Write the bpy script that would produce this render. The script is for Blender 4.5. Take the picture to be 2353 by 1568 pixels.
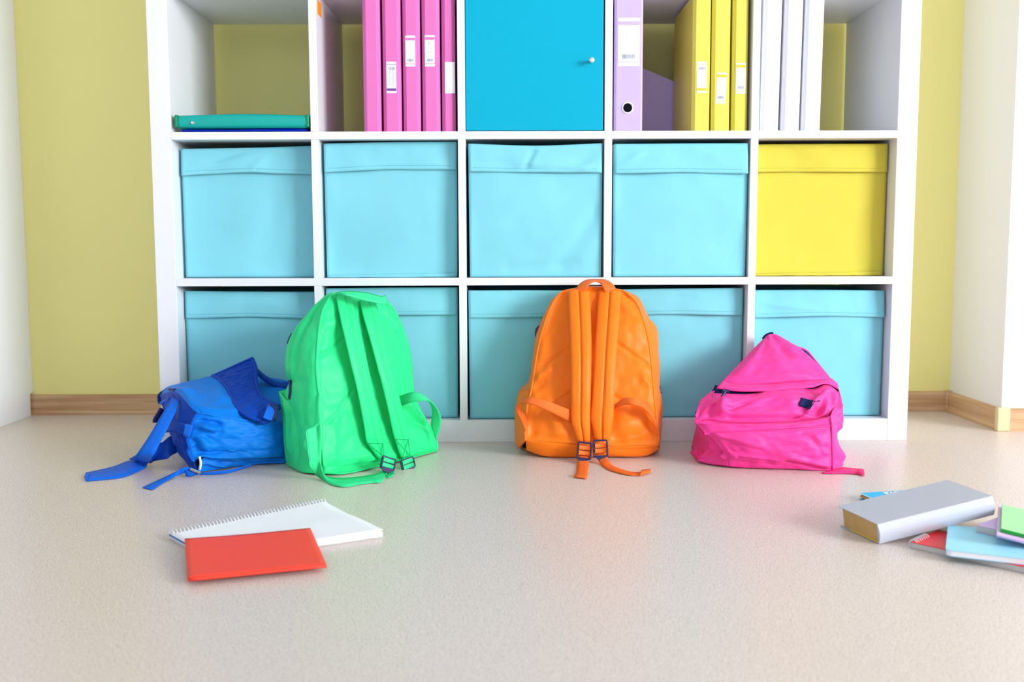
import bpy, bmesh, math, random
from mathutils import Vector, Matrix, noise
for o in list(bpy.data.objects): bpy.data.objects.remove(o)
S = bpy.context.scene
COL = S.collection
V = Vector
# ------------------------------------------------------------------ camera
CAM = V((-0.07227, -2.43128, 0.48806)); YAW, PITCH, ROLL, FPX = 0.00648, 0.09773, -0.00302, 2304.2
fw = V((math.sin(YAW)*math.cos(PITCH), math.cos(YAW)*math.cos(PITCH), -math.sin(PITCH)))
r0 = V((math.cos(YAW), -math.sin(YAW), 0)); u0 = r0.cross(fw)
RT = math.cos(ROLL)*r0 + math.sin(ROLL)*u0; UP = -math.sin(ROLL)*r0 + math.cos(ROLL)*u0
cd = bpy.data.cameras.new('camera'); cam = bpy.data.objects.new('camera', cd); COL.objects.link(cam)
cam.matrix_world = Matrix(((RT.x, UP.x, -fw.x, CAM.x), (RT.y, UP.y, -fw.y, CAM.y), (RT.z, UP.z, -fw.z, CAM.z), (0, 0, 0, 1)))
cd.sensor_width = 36; cd.lens = FPX*36/2353; cd.clip_start = .02
cd.dof.use_dof = True; cd.dof.focus_distance = 2.15; cd.dof.aperture_fstop = 4.0
S.camera = cam
# ------------------------------------------------------------------ light
W = bpy.data.worlds.new('sky'); S.world = W; W.use_nodes = True
bg = W.node_tree.nodes['Background']; bg.inputs[0].default_value = (.86, .93, 1, 1); bg.inputs[1].default_value = 0.3
def area(name, loc, to, sx, sy, power, col=(1, 1, 1)):
    l = bpy.data.lights.new(name, 'AREA'); l.shape = 'RECTANGLE'; l.size = sx; l.size_y = sy; l.energy = power; l.color = col
    o = bpy.data.objects.new(name, l); COL.objects.link(o); o.location = loc
    o.rotation_euler = (V(to)-V(loc)).to_track_quat('-Z', 'Y').to_euler(); return o
area('window_daylight', (5.2, -4.1, 1.8), (0.2, -.3, .7), 2.4, 1.7, 600, (.96, .98, 1))
area('rear_fill', (-.6, -5.75, 1.6), (-.6, 0, 1.2), 3.0, 1.7, 40, (.92, .965, 1))  # soft fill added behind the camera, no window known there
S.view_settings.view_transform = 'Standard'; S.view_settings.look = 'None'; S.view_settings.gamma = 1
S.view_settings.use_curve_mapping = False; S.view_settings.exposure = -0.47
# ------------------------------------------------------------------ helpers
def at(x, y, Y):
    d = fw + RT*((x-1176.5)/FPX) - UP*((y-784)/FPX); return CAM + d*((Y-CAM.y)/d.y)
def atz(x, y, Z=0.0):
    d = fw + RT*((x-1176.5)/FPX) - UP*((y-784)/FPX); return CAM + d*((Z-CAM.z)/d.z)
def thing(name, label, cat, loc=(0, 0, 0), rot=(0, 0, 0), group=None):
    o = bpy.data.objects.new(name, None); COL.objects.link(o); o.location = loc; o.rotation_euler = rot
    o.empty_display_size = .05
    return tag(o, label, cat, group)
def tag(o, label, cat, group=None):
    o['label'] = label; o['category'] = cat
    if group: o['group'] = group
    return o
def link(name, me, mat, parent=None, local=False, smooth=False):
    o = bpy.data.objects.new(name, me); COL.objects.link(o)
    if mat: me.materials.append(mat)
    if smooth: me.polygons.foreach_set('use_smooth', [True]*len(me.polygons))
    if parent:
        o.parent = parent
        if not local and parent.type == 'EMPTY': o.location = -parent.location
    return o
def mesh(vs, fs):
    me = bpy.data.meshes.new('m'); me.from_pydata([tuple(v) for v in vs], [], fs); me.update(); return me
def struct(o): o['kind'] = 'structure'; return o
def boxmesh(boxes, bev=0.0, seg=2):
    """boxes: list of (x0,x1,y0,y1,z0,z1)"""
    bm = bmesh.new()
    for x0, x1, y0, y1, z0, z1 in boxes:
        b = bmesh.new(); bmesh.ops.create_cube(b, size=1)
        for v in b.verts:
            v.co = V((x0+(v.co.x+.5)*(x1-x0), y0+(v.co.y+.5)*(y1-y0), z0+(v.co.z+.5)*(z1-z0)))
        if bev > 0: bmesh.ops.bevel(b, geom=b.edges[:], offset=bev, segments=seg, profile=.5, affect='EDGES')
        t = bpy.data.meshes.new('t'); b.to_mesh(t); b.free(); bm.from_mesh(t); bpy.data.meshes.remove(t)
    me = bpy.data.meshes.new('m'); bm.to_mesh(me); bm.free(); return me
def box(name, b, mat, parent=None, bev=.001, local=False):
    return link(name, boxmesh([b] if not isinstance(b, list) else b, bev), mat, parent, local)
def xform(me, M):
    me.transform(M); return me
def prism(poly, z0, z1, axis='z'):
    n = len(poly)
    f = {'z': lambda a, b, c: (a, b, c), 'y': lambda a, b, c: (a, c, b), 'x': lambda a, b, c: (c, a, b)}[axis]
    vs = [f(a, b, z0) for a, b in poly]+[f(a, b, z1) for a, b in poly]
    fs = [[i, (i+1) % n, n+(i+1) % n, n+i] for i in range(n)]+[list(range(n-1, -1, -1)), list(range(n, 2*n))]
    me = mesh(vs, fs); bm = bmesh.new(); bm.from_mesh(me); bmesh.ops.recalc_face_normals(bm, faces=bm.faces[:]); bm.to_mesh(me); bm.free(); return me
def crom(pts, n, smooth=True):
    """resample polyline to n+1 points, evenly by arc length"""
    pts = [V(p) for p in pts]
    if len(pts) == 1: return [pts[0].copy() for _ in range(n+1)]
    fine = []
    m = len(pts)
    for i in range(m-1):
        p0 = pts[i-1] if i > 0 else pts[i]*2-pts[i+1]; p1 = pts[i]; p2 = pts[i+1]; p3 = pts[i+2] if i < m-2 else pts[i+1]*2-pts[i]
        K = 12 if smooth and m > 2 else 1
        for k in range(K):
            t = k/K
            fine.append(.5*((2*p1)+(p2-p0)*t+(2*p0-5*p1+4*p2-p3)*t*t+(3*p1-p0-3*p2+p3)*t**3) if K > 1 else p1)
    fine.append(pts[-1])
    L = [0]
    for a, b in zip(fine, fine[1:]): L.append(L[-1]+(b-a).length)
    out = []; j = 0
    for k in range(n+1):
        s = L[-1]*k/n
        while j < len(L)-2 and L[j+1] < s: j += 1
        d = L[j+1]-L[j]; t = 0 if d < 1e-9 else (s-L[j])/d
        out.append(fine[j].lerp(fine[j+1], min(1, max(0, t))))
    return out
def seg(u, v, s):
    """gaussian fold along the uv segment s=(u0,v0,u1,v1,width,amp)"""
    a, b, c, d, w, h = s
    dx, dy = c-a, d-b; q = dx*dx+dy*dy
    t = 0 if q < 1e-9 else max(0, min(1, ((u-a)*dx+(v-b)*dy)/q))
    e = ((u-a-t*dx)**2+(v-b-t*dy)**2)/(w*w)
    return h*math.exp(-e) if e < 12 else 0
def wrk(seed, fu=3, fv=3, amp=.004, folds=(), puff=0.0, fade=.08, fine=.25):
    """cloth relief: low noise + a finer octave + explicit folds + a puff"""
    def f(u, v):
        e = min(u, 1-u, v, 1-v)/fade; e = max(0, min(1, e)); e = e*e*(3-2*e)
        h = amp*(noise.noise(V((u*fu, v*fv, seed*7.3)))+fine*noise.noise(V((u*fu*3.1, v*fv*3.1, seed*3.7))))
        h += sum(seg(u, v, s) for s in folds)
        return e*h + puff*(max(0, 16*u*(1-u)*v*(1-v)))**.6
    return f
def patch(name, B, T, L=None, R=None, nu=24, nv=24, mat=None, parent=None, out=(0, -1, 0), disp=None, thick=.0025, floor=.0015, smooth=True, raw=False, maxy=None):
    B = crom(B, nu, smooth); T = crom(T, nu, smooth)
    L = crom(L, nv, smooth) if L else crom([B[0], T[0]], nv); R = crom(R, nv, smooth) if R else crom([B[-1], T[-1]], nv)
    c00, c10, c01, c11 = (B[0]+L[0])/2, (B[-1]+R[0])/2, (T[0]+L[-1])/2, (T[-1]+R[-1])/2
    G = []
    for j in range(nv+1):
        v = j/nv
        for i in range(nu+1):
            u = i/nu
            G.append(B[i]*(1-v)+T[i]*v+L[j]*(1-u)+R[j]*u-(c00*(1-u)*(1-v)+c10*u*(1-v)+c01*(1-u)*v+c11*u*v))
    w = nu+1
    out = V(out)
    def nrm(i, j):
        a = G[j*w+min(nu, i+1)]-G[j*w+max(0, i-1)]; b = G[min(nv, j+1)*w+i]-G[max(0, j-1)*w+i]
        n = a.cross(b); return n.normalized() if n.length > 1e-10 else V(out)
    tot = V((0, 0, 0))
    for j in range(nv+1):
        for i in range(nu+1): tot += nrm(i, j)
    flip = tot.dot(out) < 0
    if disp:
        D = []
        for j in range(nv+1):
            for i in range(nu+1):
                n = nrm(i, j)*(-1 if flip else 1); D.append(G[j*w+i]+n*disp(i/nu, j/nv))
        G = D
    for p in G:
        p.z = max(p.z, floor)
        if maxy is not None: p.y = min(p.y, maxy)
    fs = []
    for j in range(nv):
        for i in range(nu):
            q = [j*w+i, j*w+i+1, (j+1)*w+i+1, (j+1)*w+i]; fs.append(q[::-1] if flip else q)
    me = mesh(G, fs)
    lu = sum((B[i+1]-B[i]).length for i in range(nu)); lv = sum((L[i+1]-L[i]).length for i in range(nv))
    uv = me.uv_layers.new(name='UVMap')
    for lp in me.loops:
        k = lp.vertex_index; uv.data[lp.index].uv = ((k % w)/nu*lu, (k//w)/nv*lv)
    if raw: return me
    o = link(name, me, mat, parent, smooth=True)
    if thick:
        m = o.modifiers.new('thickness', 'SOLIDIFY'); m.thickness = thick; m.offset = -1
    return o
def strip(name, A, Bd, mat, parent, n=40, m=4, pad=0.0, seam=False, thick=.0018, out=(0, -1, 0), disp=None, floor=.0015, smooth=True):
    """flat band between two edge curves; pad = quilted thickness, seam = centre stitch line"""
    def f(u, v):
        h = pad*(1-(2*v-1)**4)
        if seam: h -= pad*.9*math.exp(-((v-.5)/.045)**2)
        if disp: h += disp(u, v)
        return h
    return patch(name, A, Bd, None, None, n, m if not seam else 20, mat, parent, out, f if (pad or disp) else None, thick, floor, smooth)
def tubemesh(pts, r, segs=6, closed=False, n=None):
    P = crom(pts, n) if n else [V(p) for p in pts]
    vs, fs = [], []
    N = len(P); prev = None
    for i, p in enumerate(P):
        a = P[(i-1) % N] if (closed or i > 0) else p; b = P[(i+1) % N] if (closed or i < N-1) else p
        t = (b-a).normalized()
        up = prev if prev is not None else (V((0, 0, 1)) if abs(t.z) < .9 else V((1, 0, 0)))
        x = t.cross(up)
        if x.length < 1e-6: x = t.cross(V((1, 0, 0)))
        x.normalize(); y = x.cross(t).normalized(); prev = y
        for k in range(segs):
            c = 2*math.pi*k/segs; vs.append(p+(x*math.cos(c)+y*math.sin(c))*r)
    for i in range(N if closed else N-1):
        for k in range(segs):
            fs.append([i*segs+k, i*segs+(k+1) % segs, ((i+1) % N)*segs+(k+1) % segs, ((i+1) % N)*segs+k])
    if not closed: fs += [list(range(segs)), list(range((N-1)*segs, N*segs))[::-1]]
    return vs, fs
def tube(name, pts, r, mat, parent, segs=6, closed=False, n=None):
    vs, fs = tubemesh(pts, r, segs, closed, n); return link(name, mesh(vs, fs), mat, parent, smooth=True)
def multi(name, lst, mat, parent, smooth=True, local=False):
    VS, FS = [], []
    for vs, fs in lst:
        k = len(VS); VS += list(vs); FS += [[a+k for a in f] for f in fs]
    return link(name, mesh(VS, FS), mat, parent, local, smooth)
def dashes(name, pts, mat, parent, step=.006, fill=.62, r=.0005, off=(0, 0, 0)):
    P = [V(p)+V(off) for p in pts]; L = sum((b-a).length for a, b in zip(P, P[1:])); n = max(2, int(L/step)); Q = crom(P, n*2)
    return multi(name, [tubemesh([Q[i], Q[i].lerp(Q[i+1], fill*1.6 if fill*1.6 < 1 else 1)], r, 4) for i in range(0, 2*n, 2)], mat, parent)
# ------------------------------------------------------------------ materials
def lin(c):
    return tuple(((x/255)/12.92 if x/255 <= .04045 else ((x/255+.055)/1.055)**2.4) for x in c)
def mat(name, rgb, rough=.5, spec=.5, metal=0.0, var=0.0, vscale=8, bump=0.0, bscale=200, sheen=0.0, coat=0.0, ribs=None, trans=0.0):
    m = bpy.data.materials.new(name); m.use_nodes = True; nt = m.node_tree; b = nt.nodes['Principled BSDF']
    c = lin(rgb)+(1,)
    b.inputs['Base Color'].default_value = c; b.inputs['Roughness'].default_value = rough; b.inputs['Specular IOR Level'].default_value = spec
    b.inputs['Metallic'].default_value = metal; b.inputs['Sheen Weight'].default_value = sheen; b.inputs['Coat Weight'].default_value = coat
    if trans: b.inputs['Subsurface Weight'].default_value = trans; b.inputs['Subsurface Radius'].default_value = (.004, .004, .004)
    tc = nt.nodes.new('ShaderNodeTexCoord')
    if var:
        n = nt.nodes.new('ShaderNodeTexNoise'); n.inputs['Scale'].default_value = vscale; n.inputs['Detail'].default_value = 4
        nt.links.new(tc.outputs['Object'], n.inputs['Vector'])
        h = nt.nodes.new('ShaderNodeHueSaturation'); h.inputs['Color'].default_value = c
        mr = nt.nodes.new('ShaderNodeMapRange'); mr.inputs[1].default_value = .3; mr.inputs[2].default_value = .7
        mr.inputs[3].default_value = 1-var; mr.inputs[4].default_value = 1+var
        nt.links.new(n.outputs['Fac'], mr.inputs[0]); nt.links.new(mr.outputs[0], h.inputs['Value']); nt.links.new(h.outputs[0], b.inputs['Base Color'])
    if bump or ribs:
        bp = nt.nodes.new('ShaderNodeBump'); bp.inputs['Strength'].default_value = bump if bump else .6; bp.inputs['Distance'].default_value = .002
        if ribs:
            w = nt.nodes.new('ShaderNodeTexWave'); w.bands_direction = ribs[0]; w.inputs['Scale'].default_value = ribs[1]
            nt.links.new(tc.outputs['UV'], w.inputs['Vector']); nt.links.new(w.outputs['Fac'], bp.inputs['Height'])
        else:
            n2 = nt.nodes.new('ShaderNodeTexNoise'); n2.inputs['Scale'].default_value = bscale; n2.inputs['Detail'].default_value = 3
            nt.links.new(tc.outputs['Object'], n2.inputs['Vector']); nt.links.new(n2.outputs['Fac'], bp.inputs['Height'])
        nt.links.new(bp.outputs[0], b.inputs['Normal'])
    return m
def floor_mat():
    m = bpy.data.materials.new('speckled_linoleum'); m.use_nodes = True; nt = m.node_tree; b = nt.nodes['Principled BSDF']
    tc = nt.nodes.new('ShaderNodeTexCoord')
    def ns(scale, det, rough=.6):
        n = nt.nodes.new('ShaderNodeTexNoise'); n.inputs['Scale'].default_value = scale; n.inputs['Detail'].default_value = det; n.inputs['Roughness'].default_value = rough
        nt.links.new(tc.outputs['Object'], n.inputs['Vector']); return n
    a = ns(470, 3, .65); r = nt.nodes.new('ShaderNodeValToRGB'); e = r.color_ramp.elements
    e[0].position = .36; e[0].color = lin((122, 100, 86))+(1,); e[1].position = .66; e[1].color = lin((238, 227, 221))+(1,)
    k = e.new(.45); k.color = lin((224, 209, 198))+(1,)
    nt.links.new(a.outputs['Fac'], r.inputs[0])
    a2 = ns(90, 2); r2 = nt.nodes.new('ShaderNodeValToRGB'); r2.color_ramp.elements[0].position = .3; r2.color_ramp.elements[1].position = .7
    r2.color_ramp.elements[0].color = (.95, .945, .94, 1); r2.color_ramp.elements[1].color = (1, 1, 1, 1)
    nt.links.new(a2.outputs['Fac'], r2.inputs[0])
    mx = nt.nodes.new('ShaderNodeMixRGB'); mx.blend_type = 'MULTIPLY'; mx.inputs[0].default_value = 1
    nt.links.new(r.outputs[0], mx.inputs[1]); nt.links.new(r2.outputs[0], mx.inputs[2]); nt.links.new(mx.outputs[0], b.inputs['Base Color'])
    b.inputs['Roughness'].default_value = .34; b.inputs['Specular IOR Level'].default_value = .5
    bp = nt.nodes.new('ShaderNodeBump'); bp.inputs['Strength'].default_value = .012; bp.inputs['Distance'].default_value = .001
    nt.links.new(a.outputs['Fac'], bp.inputs['Height']); nt.links.new(bp.outputs[0], b.inputs['Normal'])
    return m
def wood_mat():
    m = bpy.data.materials.new('beech_skirting'); m.use_nodes = True; nt = m.node_tree; b = nt.nodes['Principled BSDF']
    tc = nt.nodes.new('ShaderNodeTexCoord'); mp = nt.nodes.new('ShaderNodeMapping'); mp.inputs['Scale'].default_value = (2.2, 2.2, 60)
    n = nt.nodes.new('ShaderNodeTexNoise'); n.inputs['Scale'].default_value = 1.3; n.inputs['Detail'].default_value = 5
    r = nt.nodes.new('ShaderNodeValToRGB'); r.color_ramp.elements[0].position = .3; r.color_ramp.elements[0].color = lin((176, 128, 84))+(1,)
    r.color_ramp.elements[1].position = .7; r.color_ramp.elements[1].color = lin((214, 178, 138))+(1,)
    nt.links.new(tc.outputs['Object'], mp.inputs[0]); nt.links.new(mp.outputs[0], n.inputs['Vector']); nt.links.new(n.outputs['Fac'], r.inputs[0]); nt.links.new(r.outputs[0], b.inputs['Base Color'])
    b.inputs['Roughness'].default_value = .45; return m
M_floor, M_wood = floor_mat(), wood_mat()
M_yw = mat('yellow_wall_paint', (243, 235, 152), .6, .3, var=.02, vscale=1.5, bump=.03, bscale=300)
M_cream = mat('cream_wall_paint', (238, 236, 230), .6, .3, bump=.03, bscale=300)
M_white = mat('white_wall_paint', (192, 196, 204), .7, .2)
M_shelf = mat('white_foil', (236, 238, 242), .35, .4)
M_cab = mat('white_cabinet_foil', (244, 248, 254), .4, .4)
M_bin = mat('turquoise_bin_fabric', (132, 211, 226), .75, .2, var=.03, vscale=6, bump=.08, bscale=900, sheen=.03)
M_bin2 = mat('turquoise_bin_stitch', (88, 186, 208), .8, .2)
M_ybin = mat('yellow_bin_fabric', (212, 200, 74), .75, .2, var=.03, vscale=6, bump=.08, bscale=900, sheen=.03)
M_ybin2 = mat('yellow_bin_stitch', (196, 178, 40), .8, .2)
M_door = mat('teal_door_lacquer', (0, 170, 202), .4, .15)
M_knob = mat('pale_metal', (225, 222, 220), .3, .5, .6)
M_pinkb = mat('pink_binder_plastic', (226, 116, 188), .4, .4)
M_purb = mat('lilac_binder_plastic', (200, 180, 236), .45, .4)
M_yelb = mat('yellow_binder_plastic', (236, 224, 92), .4, .4)
M_whib = mat('white_binder_plastic', (242, 244, 250), .4, .4)
M_tealb = mat('green_teal_binder_plastic', (0, 168, 158), .35, .4)
M_tealc = mat('green_binder_corner', (0, 140, 96), .35, .4)
M_bluef = mat('blue_folder_plastic', (0, 40, 190), .35, .4)
M_paper = mat('white_paper', (244, 246, 250), .7, .2)
M_pages = mat('greyish_page_edges', (206, 202, 200), .8, .1, ribs=('Y', 300), bump=.1)
M_tanp = mat('tan_page_edges', (206, 166, 110), .85, .1, var=.05, vscale=60)
M_ink = mat('grey_print', (160, 168, 182), .8, .1)
M_inkp = mat('purple_print', (120, 80, 150), .8, .1)
M_inkb = mat('blue_pen', (90, 130, 170), .8, .1)
M_dark = mat('dark_interior', (12, 12, 20), .8, .1)
M_orange = mat('orange_nylon', (255, 126, 24), .42, .2, var=.02, vscale=20, bump=.12, bscale=420, sheen=.03)
M_orweb = mat('orange_webbing', (255, 116, 40), .6, .3, ribs=('Y', 140), bump=.4)
M_green = mat('green_nylon', (44, 226, 138), .42, .2, var=.02, vscale=20, bump=.12, bscale=420, sheen=.03)
M_grweb = mat('green_webbing', (54, 226, 146), .6, .3, ribs=('Y', 140), bump=.4)
M_pink = mat('pink_nylon', (250, 62, 156), .52, .3, var=.02, vscale=20, bump=.1, bscale=420, sheen=.03)
M_pkweb = mat('pink_webbing', (250, 58, 136), .6, .3, ribs=('Y', 140), bump=.4)
M_blue = mat('blue_nylon', (0, 122, 222), .5, .15, var=.02, vscale=20, bump=.12, bscale=420, sheen=.03)
M_blued = mat('dark_blue_padding', (0, 66, 172), .55, .15, var=.03, vscale=20, bump=.1, bscale=420, sheen=.03)
M_navy = mat('navy_cloth', (8, 22, 92), .6, .3)
M_blweb = mat('blue_webbing', (0, 112, 236), .6, .3, ribs=('X', 160), bump=.5)
M_buck = mat('navy_buckle_plastic', (30, 36, 82), .28, .5)
M_grbuck = mat('grey_buckle_plastic', (140, 142, 150), .3, .5)
M_label = mat('navy_label', (20, 34, 84), .7, .2)
M_redc = mat('red_card', (244, 70, 52), .5, .35, var=.02, vscale=6)
M_greyc = mat('grey_book_cover', (186, 190, 202), .5, .35, var=.02, vscale=10)
M_cyanc = mat('cyan_book_cover', (0, 186, 240), .4, .4)
M_lblue = mat('light_blue_cover', (160, 224, 244), .5, .3)
M_lilac = mat('lilac_cover', (218, 186, 230), .5, .3)
M_lgreen = mat('light_green_pad', (160, 226, 160), .6, .3)
M_dgreen = mat('green_pad_edge', (30, 160, 60), .6, .3)
M_rednb = mat('red_notebook_cover', (236, 24, 36), .4, .4)
M_wire = mat('white_wire', (235, 235, 238), .4, .5)
M_sticker = mat('orange_sticker', (250, 150, 20), .5, .3)
M_yline = mat('yellow_cover_lining', (240, 200, 40), .6, .3)
# ------------------------------------------------------------------ room
WY = .43
struct(box('floor', (-2.1, 5.35, -5.9, .6, -.05, 0), M_floor, bev=0))
struct(box('wall_back', (-2.1, 1.30, WY, .6, 0, 2.8), M_yw, bev=0))
struct(box('wall_right', (1.21, 5.35, .125, WY, 0, 2.8), M_cream, bev=0))
struct(box('wall_left', (-2.2, -2.1, -5.9, .6, 0, 2.8), M_white, bev=0))
wy0, wy1, wz0, wz1 = -5.5, -2.7, .8, 2.65
struct(box('wall_window', [(5.35, 5.45, -5.9, wy0, 0, 2.8), (5.35, 5.45, wy1, .6, 0, 2.8), (5.35, 5.45, wy0, wy1, 0, wz0), (5.35, 5.45, wy0, wy1, wz1, 2.8)], M_white, bev=0))
struct(box('wall_rear', [(-2.2, 5.45, -6.0, -5.9, 0, .7), (-2.2, 5.45, -6.0, -5.9, 2.5, 2.8), (1.1, 5.45, -6.0, -5.9, .7, 2.5), (-2.2, -2.1, -6.0, -5.9, .7, 2.5)], M_white, bev=0))
struct(box('ceiling', (-2.2, 5.45, -6.0, .6, 2.8, 2.9), M_white, bev=0))
w1 = struct(box('window_1', [(5.36, 5.44, wy0, wy1, wz0, wz0+.05), (5.36, 5.44, wy0, wy1, wz1-.05, wz1), (5.36, 5.44, wy0, wy0+.05, wz0, wz1), (5.36, 5.44, wy1-.05, wy1, wz0, wz1), (5.36, 5.44, -4.13, -4.07, wz0, wz1)], M_shelf, bev=.003))
def skirting(name, x0, y0, x1, y1, nx, ny):
    prof = [(0, 0), (.014, 0), (.014, .006), (.010, .012), (.010, .05), (.007, .056), (0, .058)]
    d = V((x1-x0, y1-y0)); L = d.length
    vs, fs = [], []
    for k, (px_, py_) in enumerate(((x0, y0), (x1, y1))):
        for a, h in prof: vs.append((px_+nx*a, py_+ny*a, h))
    n = len(prof)
    fs = [[i, (i+1) % n, n+(i+1) % n, n+i] for i in range(n)]+[list(range(n))[::-1], list(range(n, 2*n))]
    me = mesh(vs, fs); bm = bmesh.new(); bm.from_mesh(me); bmesh.ops.recalc_face_normals(bm, faces=bm.faces[:]); bm.to_mesh(me); bm.free()
    return struct(link(name, me, M_wood))
bb = skirting('baseboard_back', -2.1, WY, 1.21, WY, 0, -1)
br = skirting('baseboard_right', 1.21, WY-.012, 1.21, .125, -1, 0)
bf = skirting('baseboard_pillar', 1.212, .125, 5.35, .125, 0, -1)
box('corner_cap', (1.192, 1.212, WY-.022, WY-.0005, .0, .060), M_wood, bb, .003)
M_cap = mat('pale_corner_cap', (226, 206, 160), .4, .4)
box('corner_cap', [(1.193, 1.226, .108, .1255, .0, .061)], M_cap, br, .003)
# plain white cabinet whose side panel shows at the left edge (notched round the skirting)
cab = thing('tall_cabinet', 'tall plain white cabinet whose blank side fills the left edge of the picture', 'cabinet', (-1.7, .1, 0))
link('side_panel', prism([(-.3, 0), (.412, 0), (.412, .062), (.4295, .066), (.4295, 2.1), (-.3, 2.1)], -1.448, -1.43, 'x'), M_cab, cab)
box('carcass', (-2.09, -1.4485, -.28, .41, .062, 2.1), M_cab, cab, .001)
box('plinth', (-2.09, -1.4485, -.25, .41, 0, .0615), M_cab, cab, .001)
box('door', (-2.09, -1.77, -.3, -.2805, .065, 2.09), M_cab, cab, .001); box('door', (-1.766, -1.4485, -.3, -.2805, .065, 2.09), M_cab, cab, .001)
# ------------------------------------------------------------------ shelf unit
PX, TT, FR, PZ, BOT, DEP = .35063, .0183, .04894, .34961, .05412, .39
INN = 2.5*PX-TT/2; HTOP = BOT+5*PZ-TT+FR
sh = thing('cube_shelf', 'large white open cube shelf unit of five columns against the yellow wall', 'shelf', (0, .195, 0))
box('side_panel', (-INN-FR, -INN, 0, DEP, 0, HTOP), M_shelf, sh, .0015); box('side_panel', (INN, INN+FR, 0, DEP, 0, HTOP), M_shelf, sh, .0015)
box('base_panel', (-INN, INN, .0005, DEP, 0, BOT), M_shelf, sh, .001); box('top_panel', (-INN, INN, .0005, DEP, HTOP-FR, HTOP), M_shelf, sh, .001)
for i in range(1, 5):
    box('shelf_board', (-INN, INN, .0, DEP, BOT+i*PZ-TT, BOT+i*PZ), M_shelf, sh, .0008)
for i in range(4):
    x = (i-1.5)*PX
    for k in range(5):
        box('divider', (x-TT/2, x+TT/2, .0005, DEP, BOT+k*PZ, BOT+(k+1)*PZ-TT), M_shelf, sh, .0008)
cellx = lambda c: ((c-2.5)*PX+TT/2, (c-1.5)*PX-TT/2)
rowz = lambda r: BOT+r*PZ
# ------------------------------------------------------------------ fabric bins
def fabric_bin(c, r, rec, pxl, pxr, yt, cuff, label, seed, m=None, ms=None, folds=(), cfolds=(), puff=.003, lip=0):
    m = m or M_bin; ms = ms or M_bin2
    a, b = cellx(c); z0 = rowz(r)+.0015
    ymid = 500 if r else 800
    xl = max(a+.0035, at(pxl, ymid, rec).x) if pxl else a+.004
    xr = min(b-.0035, at(pxr, ymid, rec).x) if pxr else b-.004
    xm = (xl+xr)/2; pxm = 1176+(xm+.0723)*2304/(2.431+rec)
    zt = [min(rowz(r+1)-TT-.004, at(pxm, y, rec).z) for y in yt]; zc = [at(pxm, y, rec).z for y in cuff]
    t = thing('fabric_bin', label, 'storage bin', (xm, rec+.17, rowz(r)), group='fabric bins in the cube shelf')
    Bf = [V((xl+.002, rec, z0)), V((xm, rec-.001, z0)), V((xr-.002, rec, z0))]
    Tf = [V((xl, rec, zt[0])), V((xm, rec+.002, zt[1])), V((xr, rec, zt[2]))]
    patch('front_panel', Bf, Tf, None, None, 44, 44, m, t, (0, -1, 0), wrk(seed, 2.2, 2.2, .0045, folds, puff, .06), .002)
    yb = min(.385, rec+.345); tl, tr = V((xl, rec+.001, zt[0])), V((xr, rec+.001, zt[2]))
    hw = min(zt[0], zt[2])
    patch('side_panel', [V((xl+.002, rec, z0)), V((xl+.002, yb, z0))], [tl, V((xl, yb, hw))], None, None, 8, 8, m, t, (-1, 0, 0), None, .002)
    patch('side_panel', [V((xr-.002, rec, z0)), V((xr-.002, yb, z0))], [tr, V((xr, yb, hw))], None, None, 8, 8, m, t, (1, 0, 0), None, .002)
    patch('back_panel', [V((xl+.002, yb, z0)), V((xr-.002, yb, z0))], [V((xl, yb, hw)), V((xr, yb, hw))], None, None, 8, 8, m, t, (0, 1, 0), None, .002)
    box('bottom_panel', (xl+.003, xr-.003, rec+.002, yb, z0, z0+.004), m, t, 0)
    # turned-down cuff across the front
    yo = rec-.0055-puff*.4
    Tc = [V((xl+.001, rec-.004, zt[0]+.001)), V((xm, rec-.003, zt[1]+.001)), V((xr-.001, rec-.004, zt[2]+.001))]
    ks = [.006, .25, .5, .75, .994]
    Bc = [V((xl+(xr-xl)*k, yo-.0030*(1+math.sin(seed*3+k*9)), (zc[0], zc[0]*.45+zc[1]*.55, zc[1], zc[2]*.55+zc[1]*.45, zc[2])[i])) for i, k in enumerate(ks)]
    cf = patch('folded_cuff', Bc, Tc, None, None, 44, 14, m, t, (0, -1, 0), wrk(seed+5, 5, 1.6, .0035, cfolds, .001, .18), .0025)
    P = crom(Bc, 30)
    dashes('stitching', [p+V((0, -.0012, .0095)) for p in P[1:-1]], ms, cf, .0065, .55, .00045)
    if lip: patch('bottom_hem', [V((xl+.004, rec-.006, z0)), V((xr-.004, rec-.004, z0))], [V((xl+.004, rec-.004, z0+.004)), V((xm, rec-.004, z0+.007)), V((xr-.004, rec-.003, z0+.010))], None, None, 40, 3, m, t, (0, -1, 0), wrk(seed+9, 14, 1, .003, (), 0, .3), .001)
    return t
fabric_bin(0, 1, .052, 421, None, (343, 341, 337), (404, 397, 402), 'turquoise fabric bin in the middle row at the far left, under the teal binder', 1, folds=[(.62, .1, .7, .75, .1, -.004)], cfolds=[(.25, .5, .5, .9, .08, -.004), (.55, .1, .62, .6, .04, .003)])
fabric_bin(1, 1, .034, 747, None, (331, 328, 326), (397, 390, 391), 'turquoise fabric bin below the pink binders', 2, lip=1)
fabric_bin(2, 1, .012, 1077, 1387, (331, 336, 331), (394.5, 397, 398), 'turquoise fabric bin with a creased cuff, below the teal door', 3, folds=[(.7, .1, .98, .5, .07, -.005), (.3, .06, .8, .1, .04, -.003)], cfolds=[(.43, .15, .5, .8, .025, -.006), (.46, .25, .52, .85, .02, .005), (.5, .3, .98, .15, .12, .004), (.85, .35, .97, .7, .07, -.006)])
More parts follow.
